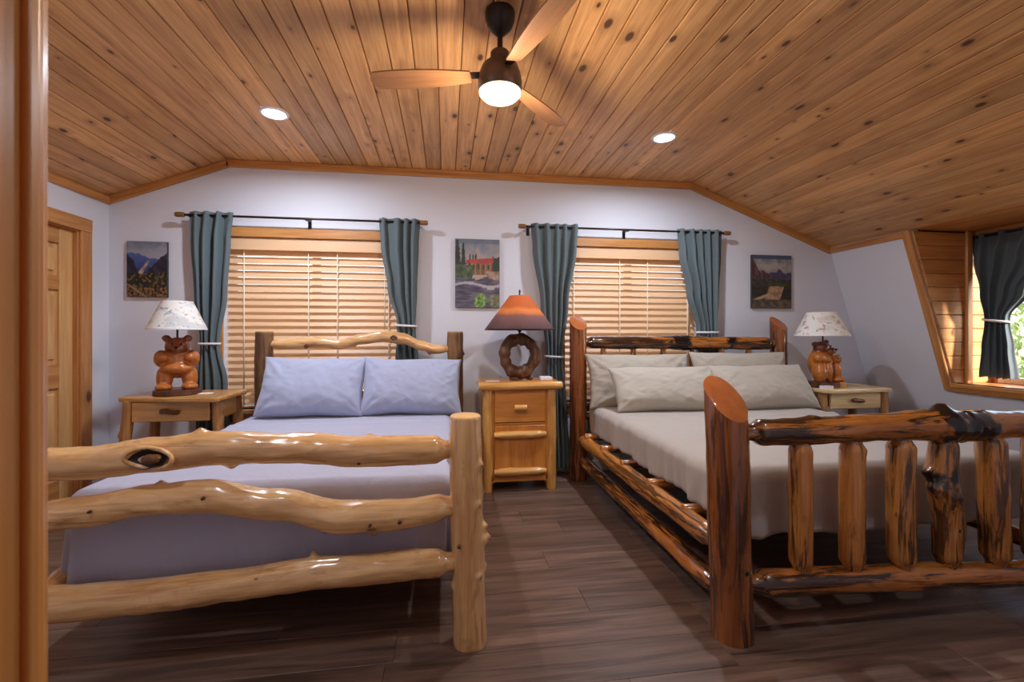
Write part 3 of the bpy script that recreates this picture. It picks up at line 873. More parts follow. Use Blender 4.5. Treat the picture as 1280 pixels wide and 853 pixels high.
for (x, y, z, r) in ((-.80, FY - .072, .604, .010), (-1.14, FY - .066, .576, .009), (-.163, FY - .070, .487, .013), (-.265, FY - .064, .478, .009), (.045, FY - .068, .385, .011), (.122, FY - .03, .42, .012), (-.305, FY - .05, .695, .010)):
    knot_disc(bed, x, y, z, r * .62, M_KDARK)
# head posts, headboard rails, side rails
HY = 3.51
LB = [M_LOGB, M_ENDB]
log('head_post', (-1.305, HY, 0), (-1.305, HY, 1.165), .061, LB, bed, knots=knots(5, .004, .010, 11), bend=.006, seed=40.)
log('head_post', (.067, HY, 0), (.067, HY, 1.165), .060, LB, bed, knots=knots(5, .004, .010, 12) + [(.86, -.3, .018, .018)], bend=.006, seed=44.)
ha, hb = -1.27, .03
def hx_(x): return (x - ha) / (hb - ha)
log('head_rail', (ha, HY, 1.07), (hb, HY, 1.07), .040, LG, bed, tenon0=(.02, .026), tenon1=(.02, .024), seed=50., bend=.006, wob=.10,
    path=[(0, 0, .008, .9), (hx_(-1.08), 0, .012, 1.05), (hx_(-.93), 0, .022, .98), (hx_(-.78), 0, .006, .90), (hx_(-.62), 0, .040, .95), (hx_(-.47), 0, .068, 1.15), (hx_(-.32), 0, .045, 1.1), (hx_(-.18), 0, -.006, .95), (hx_(-.08), 0, -.034, .9), (1, 0, -.03, .85)],
    knots=[(hx_(-1.0), -.4, .012, .018), (hx_(-.40), .2, .014, .022), (hx_(-.13), -1.4, .022, .015), (hx_(-.68), -1.3, .016, .014)])
log('head_rail', (ha, HY, .72), (hb, HY, .70), .045, LG, bed, tenon0=(.03, .028), tenon1=(.03, .028), seed=55., bend=.01)
log('head_rail', (ha, HY, .34), (hb, HY, .34), .045, LG, bed, tenon0=(.03, .028), tenon1=(.03, .028), seed=57., bend=.01)
knot_disc(bed, -1.0, HY - .052, 1.062, .016, M_KDARK)
knot_disc(bed, -.385, HY - .056, 1.125, .019, M_KDARK, 1.4)
log('side_rail', (-1.36, FY + .05, .27), (-1.31, HY - .05, .27), .045, LG, bed, tenon0=(.03, .03), tenon1=(.03, .03), seed=60.)
log('side_rail', (.085, FY + .05, .27), (.08, HY - .05, .27), .045, LG, bed, tenon0=(.03, .03), tenon1=(.03, .03), seed=62.)
for i in range(6):
    yy = 1.95 + i * .29
    box('cross_slat', -1.30, .03, yy - .04, yy + .04, .262, .282, M_TRIMX, bed, bev=.003)

# ------------------------------------------------------------------ bedding
def drape(name, x0, x1, y0, y1, ztop, drop, r, mat, label, cat, front_drop=None, folds=.008, seed=0., head=False, waves=.004, crease=(), N=(110, 120), flare=.0, hem=.012):
    """cloth laid over a mattress: falls over both long sides and the foot end (y0); local frame at the middle of the top"""
    cx, cy = (x0 + x1) / 2, (y0 + y1) / 2
    hx = (x1 - x0) / 2 - r; hy = (y1 - y0) / 2 - r
    fd = front_drop or drop
    arc = PI * r / 2
    sx = hx + arc + drop - r
    sy = hy + arc + fd - r
    nu, nv = N
    v, f = [], []
    for j in range(nv + 1):
        tt = -sy + (sy + hy + r) * j / nv
        for i in range(nu + 1):
            ss = -sx + 2 * sx * i / nu
            dx = max(abs(ss) - hx, 0.); dy = max(-tt - hy, 0.)
            d = (dx ** 4 + dy ** 4) ** .25
            bx = max(-hx, min(hx, ss)); by = max(-hy, tt)
            if d > 1e-6:
                l = math.hypot(dx, dy)
                ox, oy = math.copysign(dx / l, ss), -dy / l
                if d < arc: out, down = r * math.sin(d / r), r * (1 - math.cos(d / r))
                else: out, down = r, r + d - arc
                lim = drop if dx > dy else fd
                q = (bx - cx * 0 + by * 1.0) if False else (by if dx > dy else bx)
                k = smoothstep(.02, lim, down)
                w = noise.noise((q * 5.5 + seed, seed, 0)) + .6 * noise.noise((q * 13 + seed, seed + 4, down * 2)) + .45 * noise.noise((q * 27 + seed, seed + 9, down * 3))
                corner = smoothstep(.0, .12, min(dx, dy))
                out += folds * w * (.25 + k) + flare * k + .022 * corner * math.sin(8 * math.atan2(dx, dy + 1e-6)) * k
                down += hem * k * noise.noise((q * 3 + seed, 3, seed))
                x, yv, z = bx + ox * out, by + oy * out, -down
            else:
                x, yv, z = bx, by, 0
                out = 0
            g = waves * (noise.noise((ss * 2.6 + seed, tt * 2.6, seed)) + .5 * noise.noise((ss * 7 + seed, tt * 5, seed + 3)))
            for (cy_, ch, cw, sl) in crease:
                yy = tt + cy - (cy_ + sl * ss + .012 * noise.noise((ss * 3 + seed, cy_, 1)))
                g += ch * math.exp(-(yy / cw) ** 2)
            v.append((x, yv, z + g))
    for j in range(nv):
        for i in range(nu):
            q = j * (nu + 1) + i
            f.append((q, q + 1, q + nu + 2, q + nu + 1))
    o = link(name, mesh(name, v, f, True), mat, None, Matrix.Translation((cx, cy, ztop)))
    so = o.modifiers.new('thickness', 'SOLIDIFY'); so.thickness = .006; so.offset = -1
    return tag(o, label, cat)

mt = box('mattress', -1.325, .02, 1.83, 3.43, .285, .575, M_BLUE, bev=.05, seg=4)
tag(mt, 'blue-grey sheeted mattress on the pale log bed', 'mattress')
drape('blanket', -1.345, .035, 1.805, 3.43, .592, .30, .055, M_BLUE, 'smooth blue-grey blanket spread over the pale log bed', 'blanket', folds=.010, seed=2.,
      crease=((3.0, .006, .02, .01), (2.96, -.004, .02, .0), (2.7, .004, .012, -.02), (2.62, .005, .01, .015), (2.35, .003, .012, .01)), front_drop=.33)

def pillow(c, w, h, d, tilt, mat, label, rz=0., group=None, seed=0., roll=0., flap=False):
    nu, nv = 60, 40
    v, f = [], []
    for side in (-1, 1):
        for j in range(nv + 1):
            for i in range(nu + 1):
                a = -1 + 2 * i / nu; b = -1 + 2 * j / nv
                prof = max(0., (1 - abs(a) ** 3.2)) ** .55 * max(0., (1 - abs(b) ** 2.6)) ** .60
                # edges pull in between the corners
                px = a * (1 - .06 * (1 - b * b)) * (1 + .02 * noise.noise((b * 2 + seed, 1, 1))) * w / 2
                pz = b * (1 - .07 * (1 - a * a)) * h / 2 + .012 * noise.noise((a * 1.5 + seed, b, 2))
                # wrinkles running out of the corners and along the seams
                wr = 0.
                for (ca, cb) in ((-1, -1), (1, -1), (-1, 1), (1, 1)):
                    da, db = (a - ca) * w / h, b - cb
                    rr = math.hypot(da, db); an = math.atan2(db, da)
                    wr += math.exp(-rr * 2.0) * math.sin(an * 11 + seed + ca * 3) * .5
                wr += .45 * noise.noise((a * 2.2 + seed, b * 1.3 + a * 1.2, seed + 3)) + .30 * abs(noise.noise((a * 5 + b * 2 + seed, b * 3 - a * 2, seed)))
                for (s1, s2, s3, am) in ((2.3, 1.4, 0., .5), (-2.1, 2.2, 5., .5), (.7, 3.6, 9., .35)):
                    rdg = 1 - abs(noise.noise((a * s1 + b * s2 + seed + s3, (b * s1 - a * s2) * .22 + s3, seed * .7))) * 3.2
                    wr += .45 * am * max(0., rdg) ** 3 * (.25 + .75 * smoothstep(.35, .95, max(abs(a), abs(b))))
                th = d / 2 * prof * (1 - .10 * b) + .026 * wr * min(1., prof * 1.6) * (1 if side < 0 else .4)
                edge = .004 if (abs(a) > .999 or abs(b) > .999) else .004
                v.append((px, side * (th + 0.), pz))
    n1 = (nu + 1) * (nv + 1)
    for s in (0, 1):
        for j in range(nv):
            for i in range(nu):
                q = s * n1 + j * (nu + 1) + i
                t = (q, q + 1, q + nu + 2, q + nu + 1)
                f.append(t if s == 0 else tuple(reversed(t)))
    bm = bmesh.new(); bm.from_mesh(mesh('p', v, f))
    bmesh.ops.remove_doubles(bm, verts=bm.verts, dist=.0004)
    M = Matrix.Translation(c) @ Matrix.Rotation(rz, 4, 'Z') @ Matrix.Rotation(tilt, 4, 'X') @ Matrix.Rotation(roll, 4, 'Y')
    o = link('pillow', frombm('pillow', bm, True), mat, None, M)
    return tag(o, label, 'pillow', group)
pillow((-.905, 3.285, .792), .70, .44, .21, rad(-28), M_BLUEP, 'blue-grey pillow on the pale bed, nearer the slatted blind', seed=1., roll=rad(1.), group='blue-grey pillows')
pillow((-.240, 3.295, .784), .70, .43, .21, rad(-26), M_BLUEP, 'blue-grey pillow on the pale bed, nearer the orange nightstand', seed=6., rz=rad(2), roll=rad(1.5), group='blue-grey pillows')

# ------------------------------------------------------------------ the dark log bed
LD, LR_, LO, = [M_LOGD, M_TEN], [M_LOGR, M_ENDD], [M_LOGO, M_TEN]
bd = empty('log_bed', (1.93, 2.6, 0), 'dark-streaked glossy log bed with slant-cut posts and spindle footboard', 'bed')
BY = 1.60
bx0, bx1 = 1.062, 2.84
for x, sd, sg in ((bx0, 71., 1), (bx1, 75., -1)):
    p = log('foot_post', (x, BY, 0), (x, BY, .985), .076, LR_, bd, slant=(1.05, rad(-80 if sg > 0 else -100)), wob=.03, seed=sd, knots=knots(3, .003, .006, int(sd)),
            path=[(0, .018 * sg, 0, 1.0), (.5, .004 * sg, 0, 1.0), (1, -.010 * sg, 0, 1.0)])
    for z in (.168, .27):
        lathe('peg_hole', [(.010, 0), (.008, -.002), (.0008, -.003)], M_KHOLE, p, M=Matrix.Translation((x + .028 * sg, BY - .0725, z)) @ frame_z((.2 * sg, -1, 0)).to_4x4(), n=12)
ra, rb = bx0 + .06, bx1 - .06
def rr_(x): return (x - ra) / (rb - ra)
top = log('foot_rail', (ra, BY, .772), (rb, BY, .772), .056, LD, bd, tenon0=(.03, .030), tenon1=(.03, .030), seed=81., wob=.10, bend=.006,
    path=[(0, 0, 0, .9), (rr_(1.25), 0, 0, .92), (rr_(1.7), 0, .002, .98), (rr_(1.95), 0, .004, 1.12), (rr_(2.02), 0, .004, 1.30), (rr_(2.10), 0, 0, 1.14), (rr_(2.3), 0, -.002, 1.02), (1, 0, 0, 1.)],
    knots=[(rr_(2.01), PI / 2, .024, .03), (rr_(1.99), -1.5, .012, .03), (rr_(2.05), .2, .012, .04), (rr_(1.42), 1.6, .006, .03)], char=((rr_(1.91), rr_(2.26)), (rr_(1.38), rr_(1.48))), step=.010)
low = log('foot_rail', (ra, BY, .195), (rb, BY, .125), .050, LD, bd, tenon0=(.045, .030), tenon1=(.045, .030), seed=88., wob=.09, bend=.008)
for i, x in enumerate((1.371, 1.598, 1.821, 2.026, 2.269, 2.49)):
    zb = .195 - .07 * (x - ra) / (rb - ra)
    kn = [(.60, PI + .2, .03, .03), (.55, -PI / 2, .012, .035), (.70, PI - .3, .022, .03), (.25, .2, .01, .05)] if i == 3 else knots(2, .002, .005, 90 + i)
    pth = [(0, .012, 0, .95), (.35, .022, 0, 1.05), (.55, 0, 0, 1.05), (.75, -.008, 0, 1.0), (1, .004, 0, .95)] if i == 3 else ([(0, .012, 0, 1), (.5, .0, 0, 1.02), (1, -.012, 0, 1.)] if i == 4 else None)
    sp = log('spindle', (x, BY, zb + .03), (x, BY, .745), (.043, .045, .050, .050, .051, .049)[i], LO, bd, tenon0=(.010, .031), tenon1=(.010, .031), seed=90. + i * 3, wob=.07, knots=kn, path=pth, seg=14 if i != 3 else 22, char=((.55, .82), (.22, .40)) if i == 3 else (), step=.010)
    if i == 3:
        knot_disc(sp, x + .022, BY - .050, .36, .017, M_KHOLE, .9)
HB = 3.51
for x, sg in ((1.038, 1), (2.797, -1)):
    log('head_post', (x, HB, 0), (x, HB, 1.30), .068, LR_, bd, slant=(.85, rad(-82 if sg > 0 else -72)), wob=.035, seed=100. + x, knots=knots(4, .003, .008, int(x * 10)))
h0, h1 = 1.085, 2.75
hr = log('head_rail', (h0, HB, 1.085), (h1, HB, 1.072), .055, LD, bd, tenon0=(.02, .034), tenon1=(.02, .034), seed=106., wob=.10, bend=.006,
         path=[(0, 0, 0, .88), (.3, 0, 0, .95), (.43, 0, 0, 1.05), (.50, 0, 0, 1.18), (.56, 0, 0, 1.02), (1, 0, 0, .95)], char=((.12, .17), (.40, .57), (.70, .80)), step=.012)
log('head_rail', (h0, HB, .50), (h1, HB, .50), .048, LD, bd, tenon0=(.03, .03), tenon1=(.03, .03), seed=112.)
for i in range(6):
    x = 1.245 + i * .255
    log('head_spindle', (x, HB, .53), (x, HB, 1.05), .030, LO, bd, tenon0=(.03, .02), tenon1=(.03, .022), seed=130. + i, seg=14)
for x, sg in ((1.052, 1), (2.80, -1)):
    up = log('side_rail', (x, BY + .06, .335), (x, HB - .05, .325), .047, LD, bd, tenon0=(.02, .034), tenon1=(.02, .034), seed=140. + x, wob=.07, bend=.006)
    up.data.materials[0] = M_LOGO
    log('side_rail', (x + .01 * sg, BY + .06, .155), (x, HB - .05, .16), .043, LD, bd, tenon0=(.02, .03), tenon1=(.02, .03), seed=146. + x, wob=.12, bend=.008)
for i in range(5):
    yy = 1.88 + i * .36
    log('cross_log', (1.04, yy, .372), (2.82, yy, .372), .028, LO, bd, seed=150. + i, seg=12, step=.05)
bs = box('box_spring', 1.14, 2.70, 1.74, 3.42, .402, .52, M_BLACK, bev=.015, seg=2)
tag(bs, 'black box spring under the beige mattress', 'box spring')
mt = box('mattress', 1.135, 2.705, 1.735, 3.43, .45, .575, M_BEIGE, bev=.04, seg=4)
bs.location.z = .425; bs.scale = (1, 1, .4)
mt.data.materials[0] = M_BEIGE
tag(mt, 'beige sheeted mattress on the dark log bed', 'mattress')
drape('bed_sheet', 1.105, 2.735, 1.712, 3.43, .598, .20, .06, M_BEIGE, 'beige sheet spread over the dark log bed', 'bed sheet', front_drop=.285, folds=.020, seed=9.,
      crease=((2.82, .010, .018, .02), (2.76, -.004, .02, .02), (2.3, .003, .012, -.01)), hem=.02)
pillow((1.50, 3.385, .79), .86, .43, .13, rad(-15), M_BEIGEP, 'beige pillow standing against the dark headboard near the orange-shaded lamp', seed=13., group='beige pillows')
pillow((2.37, 3.385, .80), .86, .43, .13, rad(-15), M_BEIGEP, 'beige pillow standing against the dark headboard near the bear-and-cub lamp', seed=17., group='beige pillows')
pillow((1.60, 3.14, .752), .84, .37, .20, rad(-34), M_BEIGEP, 'front beige pillow on the dark bed nearer the middle window', seed=23., rz=rad(-1), group='beige pillows')
pillow((2.375, 3.14, .752), .83, .38, .20, rad(-34), M_BEIGEP, 'front beige pillow on the dark bed nearer the bear-and-cub lamp', seed=29., rz=rad(3), group='beige pillows')
#END_BEDS

# ------------------------------------------------------------------ side tables
def slab_top(name, poly, z0, z1, mat, parent, seed, wav=.010):
    """live-edged board: polygon corners joined by wavering edges, rounded over"""
    pts = []
    m = len(poly)
    for i in range(m):
        a, b = Vector(poly[i]), Vector(poly[(i + 1) % m])
        d = (b - a); nn = Vector((d.y, -d.x)).normalized()
        for k in range(12):
            t = k / 12
            w = wav * noise.noise((t * 3 + i * 7 + seed, seed, 0)) * math.sin(PI * min(1, t * 1.0)) * 2
            p = a + d * t + nn * w
            if k == 0:
                p = a + (sum((Vector(q) for q in poly), Vector((0, 0))) / m - a) * .02
            pts.append(p)
    cx = sum(p.x for p in pts) / len(pts); cy = sum(p.y for p in pts) / len(pts)
    n = len(pts)
    rings = ((.985, z0), (1.0, z0 + .008), (1.0, z1 - .008), (.985, z1))
    v = [((p.x - cx) * s, (p.y - cy) * s, z - z0) for (s, z) in rings for p in pts]
    f = [tuple(reversed(range(n))), tuple(3 * n + k for k in range(n))]
    for r in range(3):
        f += [(r * n + k, r * n + (k + 1) % n, (r + 1) * n + (k + 1) % n, (r + 1) * n + k) for k in range(n)]
    bm = bmesh.new(); bm.from_mesh(mesh(name, v, f))
    return link(name, frombm(name, bm), mat, parent, Matrix.Translation((cx, cy, z0)))

def side_table(x0, x1, y0, y1, zt, mats, label, seed, flare=0., twig=M_KNOT, th=.030):
    topm, legm, frm = mats
    o = empty('side_table', ((x0 + x1) / 2, (y0 + y1) / 2, 0), label, 'side table', 'log side tables')
    slab_top('table_top', [(x0, y0 + flare), (x1, y0 - flare), (x1, y1), (x0, y1)], zt - th, zt, topm, o, seed)
    ins = .055
    a, b, c, d = x0 + ins, x1 - ins, y0 + ins + .01, y1 - ins
    for (x, y_, sx, sy) in ((a, c, -1, -1), (b, c, 1, -1), (a, d, -1, 1), (b, d, 1, 1)):
        log('leg', (x + sx * .035, y_ + sy * .015, 0), (x, y_, zt - th), .033, legm, o, seed=seed + x * 9 + y_, wob=.12, bend=.012, seg=16, knots=knots(3, .006, .016, int(seed * 10 + x * 50 + y_ * 9)))
    dz0, dz1 = zt - th - .125, zt - th - .002
    for (y_, nm) in ((d, 'back_apron'),):
        box(nm, a + .03, b - .03, y_ - .01, y_ + .01, dz0, dz1, frm, o, bev=.003)
    for x in (a, b):
        me = boxmesh(d - c - .06, .02, dz1 - dz0, .003, frm)
        link('side_apron', me, frm, o, Matrix.Translation((x, (c + d) / 2, (dz0 + dz1) / 2)) @ Matrix.Rotation(PI / 2, 4, 'Z'))
    drw = box('drawer', a + .036, b - .036, c - .028, c - .006, dz0 - .004, dz1, frm, o, bev=.004)
    mx = (a + b) / 2
    tw = log('twig_pull', (mx - .045, c - .045, (dz0 + dz1) / 2 + .004), (mx + .05, c - .040, (dz0 + dz1) / 2 - .004), .014, [twig], drw, seed=seed, wob=.35, bend=.015, seg=12, knots=[(.3, 1.2, .01, .012), (.75, -1., .008, .01)])
    log('pull_stem', (mx - .02, c - .03, (dz0 + dz1) / 2), (mx - .02, c - .045, (dz0 + dz1) / 2), .007, [twig], drw, seed=seed, seg=8)
    box('drawer_box', a + .05, b - .05, c - .006, d - .03, dz0 + .01, dz0 + .02, frm, drw, bev=0)
    return o
M_LEGT = wood('honey_log_leg', (190, 134, 74), (146, 94, 46), 'Z', .35, .4, (90, 50, 24), .6, .15, coat=.3, streak=.4, streak_col=(110, 66, 34))
M_LEGR = wood('pale_log_leg', (200, 154, 98), (150, 104, 58), 'Z', .35, .4, (90, 54, 30), .6, .15, coat=.3, streak=.45, streak_col=(120, 80, 46))
side_table(-2.06, -1.425, 3.15, 3.55, .75, (M_TABX, [M_LEGT, M_ENDB], M_TABX), 'honey-coloured log-leg side table by the pine door', 3., flare=.05)
side_table(2.895, 3.525, 3.14, 3.54, .72, (M_TABXR, [M_LEGR, M_ENDB], M_TABXR), 'pale pine log-leg side table by the leaning wall', 8., flare=-.015)

# ------------------------------------------------------------------ nightstand between the beds
nx0, nx1, ny0, ny1, nz = .262, .808, 3.275, 3.54, .805
ns = empty('nightstand', ((nx0 + nx1) / 2, (ny0 + ny1) / 2, 0), 'orange pine nightstand with log corner posts between the beds', 'nightstand')
NL = [M_NSL, M_ENDL]
for i, (x, y_) in enumerate(((nx0 + .035, ny0 + .035), (nx1 - .035, ny0 + .035), (nx0 + .035, ny1 - .035), (nx1 - .035, ny1 - .035))):
    log('corner_post', (x, y_, 0), (x, y_, nz - .05), .036, NL, ns, seed=200. + i * 5, wob=.08, bend=.006, seg=18, knots=knots(3, .004, .008, 60 + i))
tp = slab_top('top', [(nx0 - .02, ny0 - .01), (nx1 + .02, ny0 - .01), (nx1 + .02, ny1 + .02), (nx0 - .02, ny1 + .02)], nz - .035, nz, M_NSX, ns, 5., .004)
log('edge_log', (nx0 - .028, ny0 - .008, nz - .030), (nx1 + .028, ny0 - .008, nz - .030), .029, NL, ns, seed=221., wob=.07, bend=.006, seg=18)
for x in (nx0 - .008, nx1 + .008):
    log('edge_log', (x, ny0 + .01, nz - .030), (x, ny1 + .01, nz - .030), .024, NL, ns, seed=225. + x, wob=.07, seg=14)
ix0, ix1 = nx0 + .07, nx1 - .07
for x in (nx0 + .035, nx1 - .035):
    box('side_panel', x - .01, x + .01, ny0 + .05, ny1 - .05, .09, nz - .04, M_NSZ, ns, bev=.002)
box('back_panel', ix0 - .02, ix1 + .02, ny1 - .045, ny1 - .03, .09, nz - .04, M_NSZ, ns, bev=.002)
box('bottom_panel', ix0 - .02, ix1 + .02, ny0 + .05, ny1 - .05, .09, .108, M_NSX, ns, bev=.002)
yf = ny0 + .022
box('face_stile', ix0 - .012, ix0 + .012, yf, yf + .02, .075, nz - .05, M_NSZ, ns, bev=.002)
box('face_stile', ix1 - .012, ix1 + .012, yf, yf + .02, .075, nz - .05, M_NSZ, ns, bev=.002)
box('face_rail', ix0 + .012, ix1 - .012, yf, yf + .02, .485, .50, M_NSX, ns, bev=.002)
drw = box('drawer', ix0 + .014, ix1 - .014, yf - .008, yf + .012, .505, nz - .064, M_NSX, ns, bev=.004)
mx = (ix0 + ix1) / 2
log('knob', (mx - .038, yf - .030, .615), (mx + .038, yf - .030, .615), .022, NL, drw, seed=230., seg=14, wob=.06)
log('knob_stem', (mx, yf - .006, .615), (mx, yf - .03, .615), .010, NL, drw, seed=231., seg=10)
dw2 = box('cabinet_door', ix0 + .014, ix1 - .014, yf - .006, yf + .012, .115, .482, M_NSZ, ns, bev=.004)
for z in (.415, .145):
    log('half_log_rail', (ix0 + .018, yf - .012, z), (ix1 - .018, yf - .012, z), .027, NL, dw2, seed=240. + z * 50, wob=.12, seg=16, tenon0=(.004, .020), tenon1=(.004, .020), knots=knots(3, .003, .006, int(z * 100)))
# arched apron
n = 24
bot = [(ix0 - .03 + (ix1 - ix0 + .06) * k / n, .072 - .042 * (1 - smoothstep(0, .10, min(k / n, 1 - k / n)))) for k in range(n + 1)]
v = [(x - mx, yy, z) for yy in (0, .018) for (x, z) in bot + [(ix1 + .03, .112), (ix0 - .03, .112)]]
k2 = n + 3
f = [tuple(range(k2)), tuple(reversed(range(k2, 2 * k2)))] + [(i, i + k2, (i + 1) % k2 + k2, (i + 1) % k2) for i in range(k2)]
bm = bmesh.new(); bm.from_mesh(mesh('apron', v, f))
link('apron', frombm('apron', bm), M_NSX, ns, Matrix.Translation((mx, yf, 0)))

# ------------------------------------------------------------------ lamps
def shade_mat(name, kind):
    t = NT(name)
    v = t.coords((1, 1, 1), rnd=False)
    if kind == 'sunset':
        sp = t.n('ShaderNodeSeparateXYZ'); t.l(v, sp.inputs[0])
        nz_ = t.noise(t.scaled((7, 7, 3)), 1.0, 4, .6)
        h = t.math('ADD', t.math('MULTIPLY', sp.outputs[2], 1 / .26), t.math('MULTIPLY', t.math('SUBTRACT', nz_, .5), .16))
        c = t.ramp(h, [(.0, srgb(70, 44, 44)), (.28, srgb(112, 74, 72)), (.40, srgb(132, 84, 70)), (.455, srgb(196, 112, 62)), (.56, srgb(224, 128, 60)), (.66, srgb(196, 98, 44)), (1., srgb(206, 104, 46))])
    else:
        b = t.noise(t.scaled((26, 26, 30)), 1.0, 3, .6, .6)
        m = t.ramp(b, [(.57, 0.), (.64, .75)])
        c = t.mix(m, srgb(226, 222, 214), srgb(*((116, 124, 140) if kind == 'grey' else (150, 112, 96))))
        sp = t.n('ShaderNodeSeparateXYZ'); t.l(v, sp.inputs[0])
        b2 = t.noise(t.scaled((9, 9, 14)), 1.0, 2)
        c = t.mix(t.math('MULTIPLY', t.ramp(b2, [(.52, 0.), (.60, 1.)]), .35), c, srgb(*((132, 140, 156) if kind == 'grey' else (186, 160, 140))))
    t.l(c, t.b.inputs['Base Color'])
    t.set(Roughness=.8)
    return t.m

def shade(parent, loc, r0, r1, h, mat, n=40):
    x, y_, z = loc
    s = lathe('lamp_shade', [(r0, 0), (r0 + .002, .004), (r1 + .001, h - .003), (r1, h), (r1 - .004, h - .004), (r0 - .004, .003), (r0, 0)], mat, parent, loc, n=n, cap=False)
    lathe('shade_rim', [(r0 - .003, -.002), (r0 + .003, -.002), (r0 + .003, .006), (r0 - .003, .006), (r0 - .003, -.002)], M_METAL if 'sunset' in mat.name else M_PAPER, s, loc, n=n, cap=False)
    # spider that carries the shade
    for k in range(3):
        a = 2 * PI * k / 3 + .3
        link('spider_arm', tubemesh('arm', [(0, 0, 0), ((r1 - .002) * math.cos(a), (r1 - .002) * math.sin(a), 0)], .002, 6), M_METAL, s, Matrix.Translation((x, y_, z + h - .012)))
    return s

def blob(name, parts, mat, parent, loc, voxel=.0055, rz=0., sm=4):
    bm = bmesh.new()
    for (c, r_, *rot) in parts:
        M = Matrix.Translation(c) @ (Euler(rot[0]).to_matrix().to_4x4() if rot else Matrix.Identity(4)) @ Matrix.Diagonal((*r_, 1))
        bmesh.ops.create_icosphere(bm, subdivisions=3, radius=1, matrix=M)
    me = frombm(name, bm)
    tmp = bpy.data.objects.new('tmp_blob', me); COL.objects.link(tmp)
    rm = tmp.modifiers.new('r', 'REMESH'); rm.mode = 'VOXEL'; rm.voxel_size = voxel; rm.use_smooth_shade = True
    s_ = tmp.modifiers.new('s', 'SMOOTH'); s_.iterations = sm; s_.factor = .5
    dg = bpy.context.evaluated_depsgraph_get()
    me2 = bpy.data.meshes.new_from_object(tmp.evaluated_get(dg))
    bpy.data.objects.remove(tmp)
    # chisel marks
    for vv in me2.vertices:
        c = vv.co
        vv.co = c + vv.normal * .0022 * (noise.noise(c * 45) + .5 * noise.noise(c * 110))
    me2.polygons.foreach_set('use_smooth', [True] * len(me2.polygons))
    me2.update()
    return link(name, me2, mat, parent, Matrix.Translation(loc) @ Matrix.Rotation(rz, 4, 'Z'))

def carved(name, body, head, zsplit):
    t = NT(name)
    v = t.coords((1, 1, 1), rnd=False)
    sp = t.n('ShaderNodeSeparateXYZ'); t.l(v, sp.inputs[0])
    nz_ = t.noise(t.scaled((60, 60, 12)), 1.0, 3)
    z = t.math('ADD', sp.outputs[2], t.math('MULTIPLY', t.math('SUBTRACT', nz_, .5), .05))
    f_ = t.ramp(t.math('MULTIPLY', t.math('SUBTRACT', z, zsplit), 12.), [(0., 0.), (.4, 1.)])
    b = t.mix(nz_, srgb(*[int(q * .78) for q in body]), srgb(*body))
    c = t.mix(f_, b, t.mix(nz_, srgb(*[int(q * .7) for q in head]), srgb(*head)))
    t.l(c, t.b.inputs['Base Color'])
    t.set(Roughness=.3, Coat_Weight=.4, Coat_Roughness=.15)
    t.bump(nz_, .3, .004)
    return t.m

SH1, SH2, SH3 = shade_mat('printed_white_shade_grey', 'grey'), shade_mat('printed_white_shade_rust', 'rust'), shade_mat('painted_sunset_shade', 'sunset')
# standing bear
lx, ly, lz = -1.772, 3.315, .75
lp = empty('table_lamp', (lx, ly, lz), 'carved standing-bear lamp with a white printed shade', 'table lamp', 'carved bear lamps')
lathe('base', [(.128, 0), (.134, .006), (.132, .032), (.124, .038)], M_BARK, lp, (lx, ly, lz), n=28, wob=.10)
blob('carved_bear', [((0, 0, .283), (.070, .062, .062)), ((0, -.058, .268), (.034, .034, .028)), ((-.058, .0, .336), (.026, .018, .024)), ((.058, .0, .336), (.026, .018, .024)),
     ((0, .01, .175), (.088, .068, .105)), ((-.086, -.01, .205), (.040, .044, .055)), ((.086, -.01, .205), (.040, .044, .055)),
     ((-.074, -.058, .212), (.032, .030, .030)), ((.074, -.058, .212), (.032, .030, .030)), ((0, -.03, .140), (.092, .058, .042)),
     ((-.068, 0, .075), (.046, .052, .085)), ((.068, 0, .075), (.046, .052, .085)), ((-.070, -.03, .018), (.048, .064, .026)), ((.070, -.03, .018), (.048, .064, .026))],
     carved('carved_bear_orange', (196, 112, 44), (140, 66, 26), .225), lp, (lx, ly, lz + .036), rz=rad(24))
M_EYE = plain('black_eye', (14, 10, 8), .2)
bear1 = [o for o in lp.children if o.name.startswith('carved_bear')][0]
def dots(parent, pts, loc, rz=0.):
    for (x, y_, z, r_, nm) in pts:
        x, y_ = x * math.cos(rz) - y_ * math.sin(rz), x * math.sin(rz) + y_ * math.cos(rz)
        lathe(nm, [(.0006, -r_), (r_ * .7, -r_ * .7), (r_, 0), (r_ * .7, r_ * .7), (.0006, r_)], M_EYE, parent, (loc[0] + x, loc[1] + y_, loc[2] + z), n=10)
dots(bear1, ((-.026, -.057, .300, .006, 'eye'), (.026, -.057, .300, .006, 'eye'), (0, -.092, .277, .010, 'nose')), (lx, ly, lz + .036), rad(24))
lathe('stem', [(.006, 0), (.006, .075), (.012, .08), (.012, .13)], M_METAL, lp, (lx, ly, lz + .375), n=12)
shade(lp, (lx, ly, 1.182), .166, .088, .187, SH1)
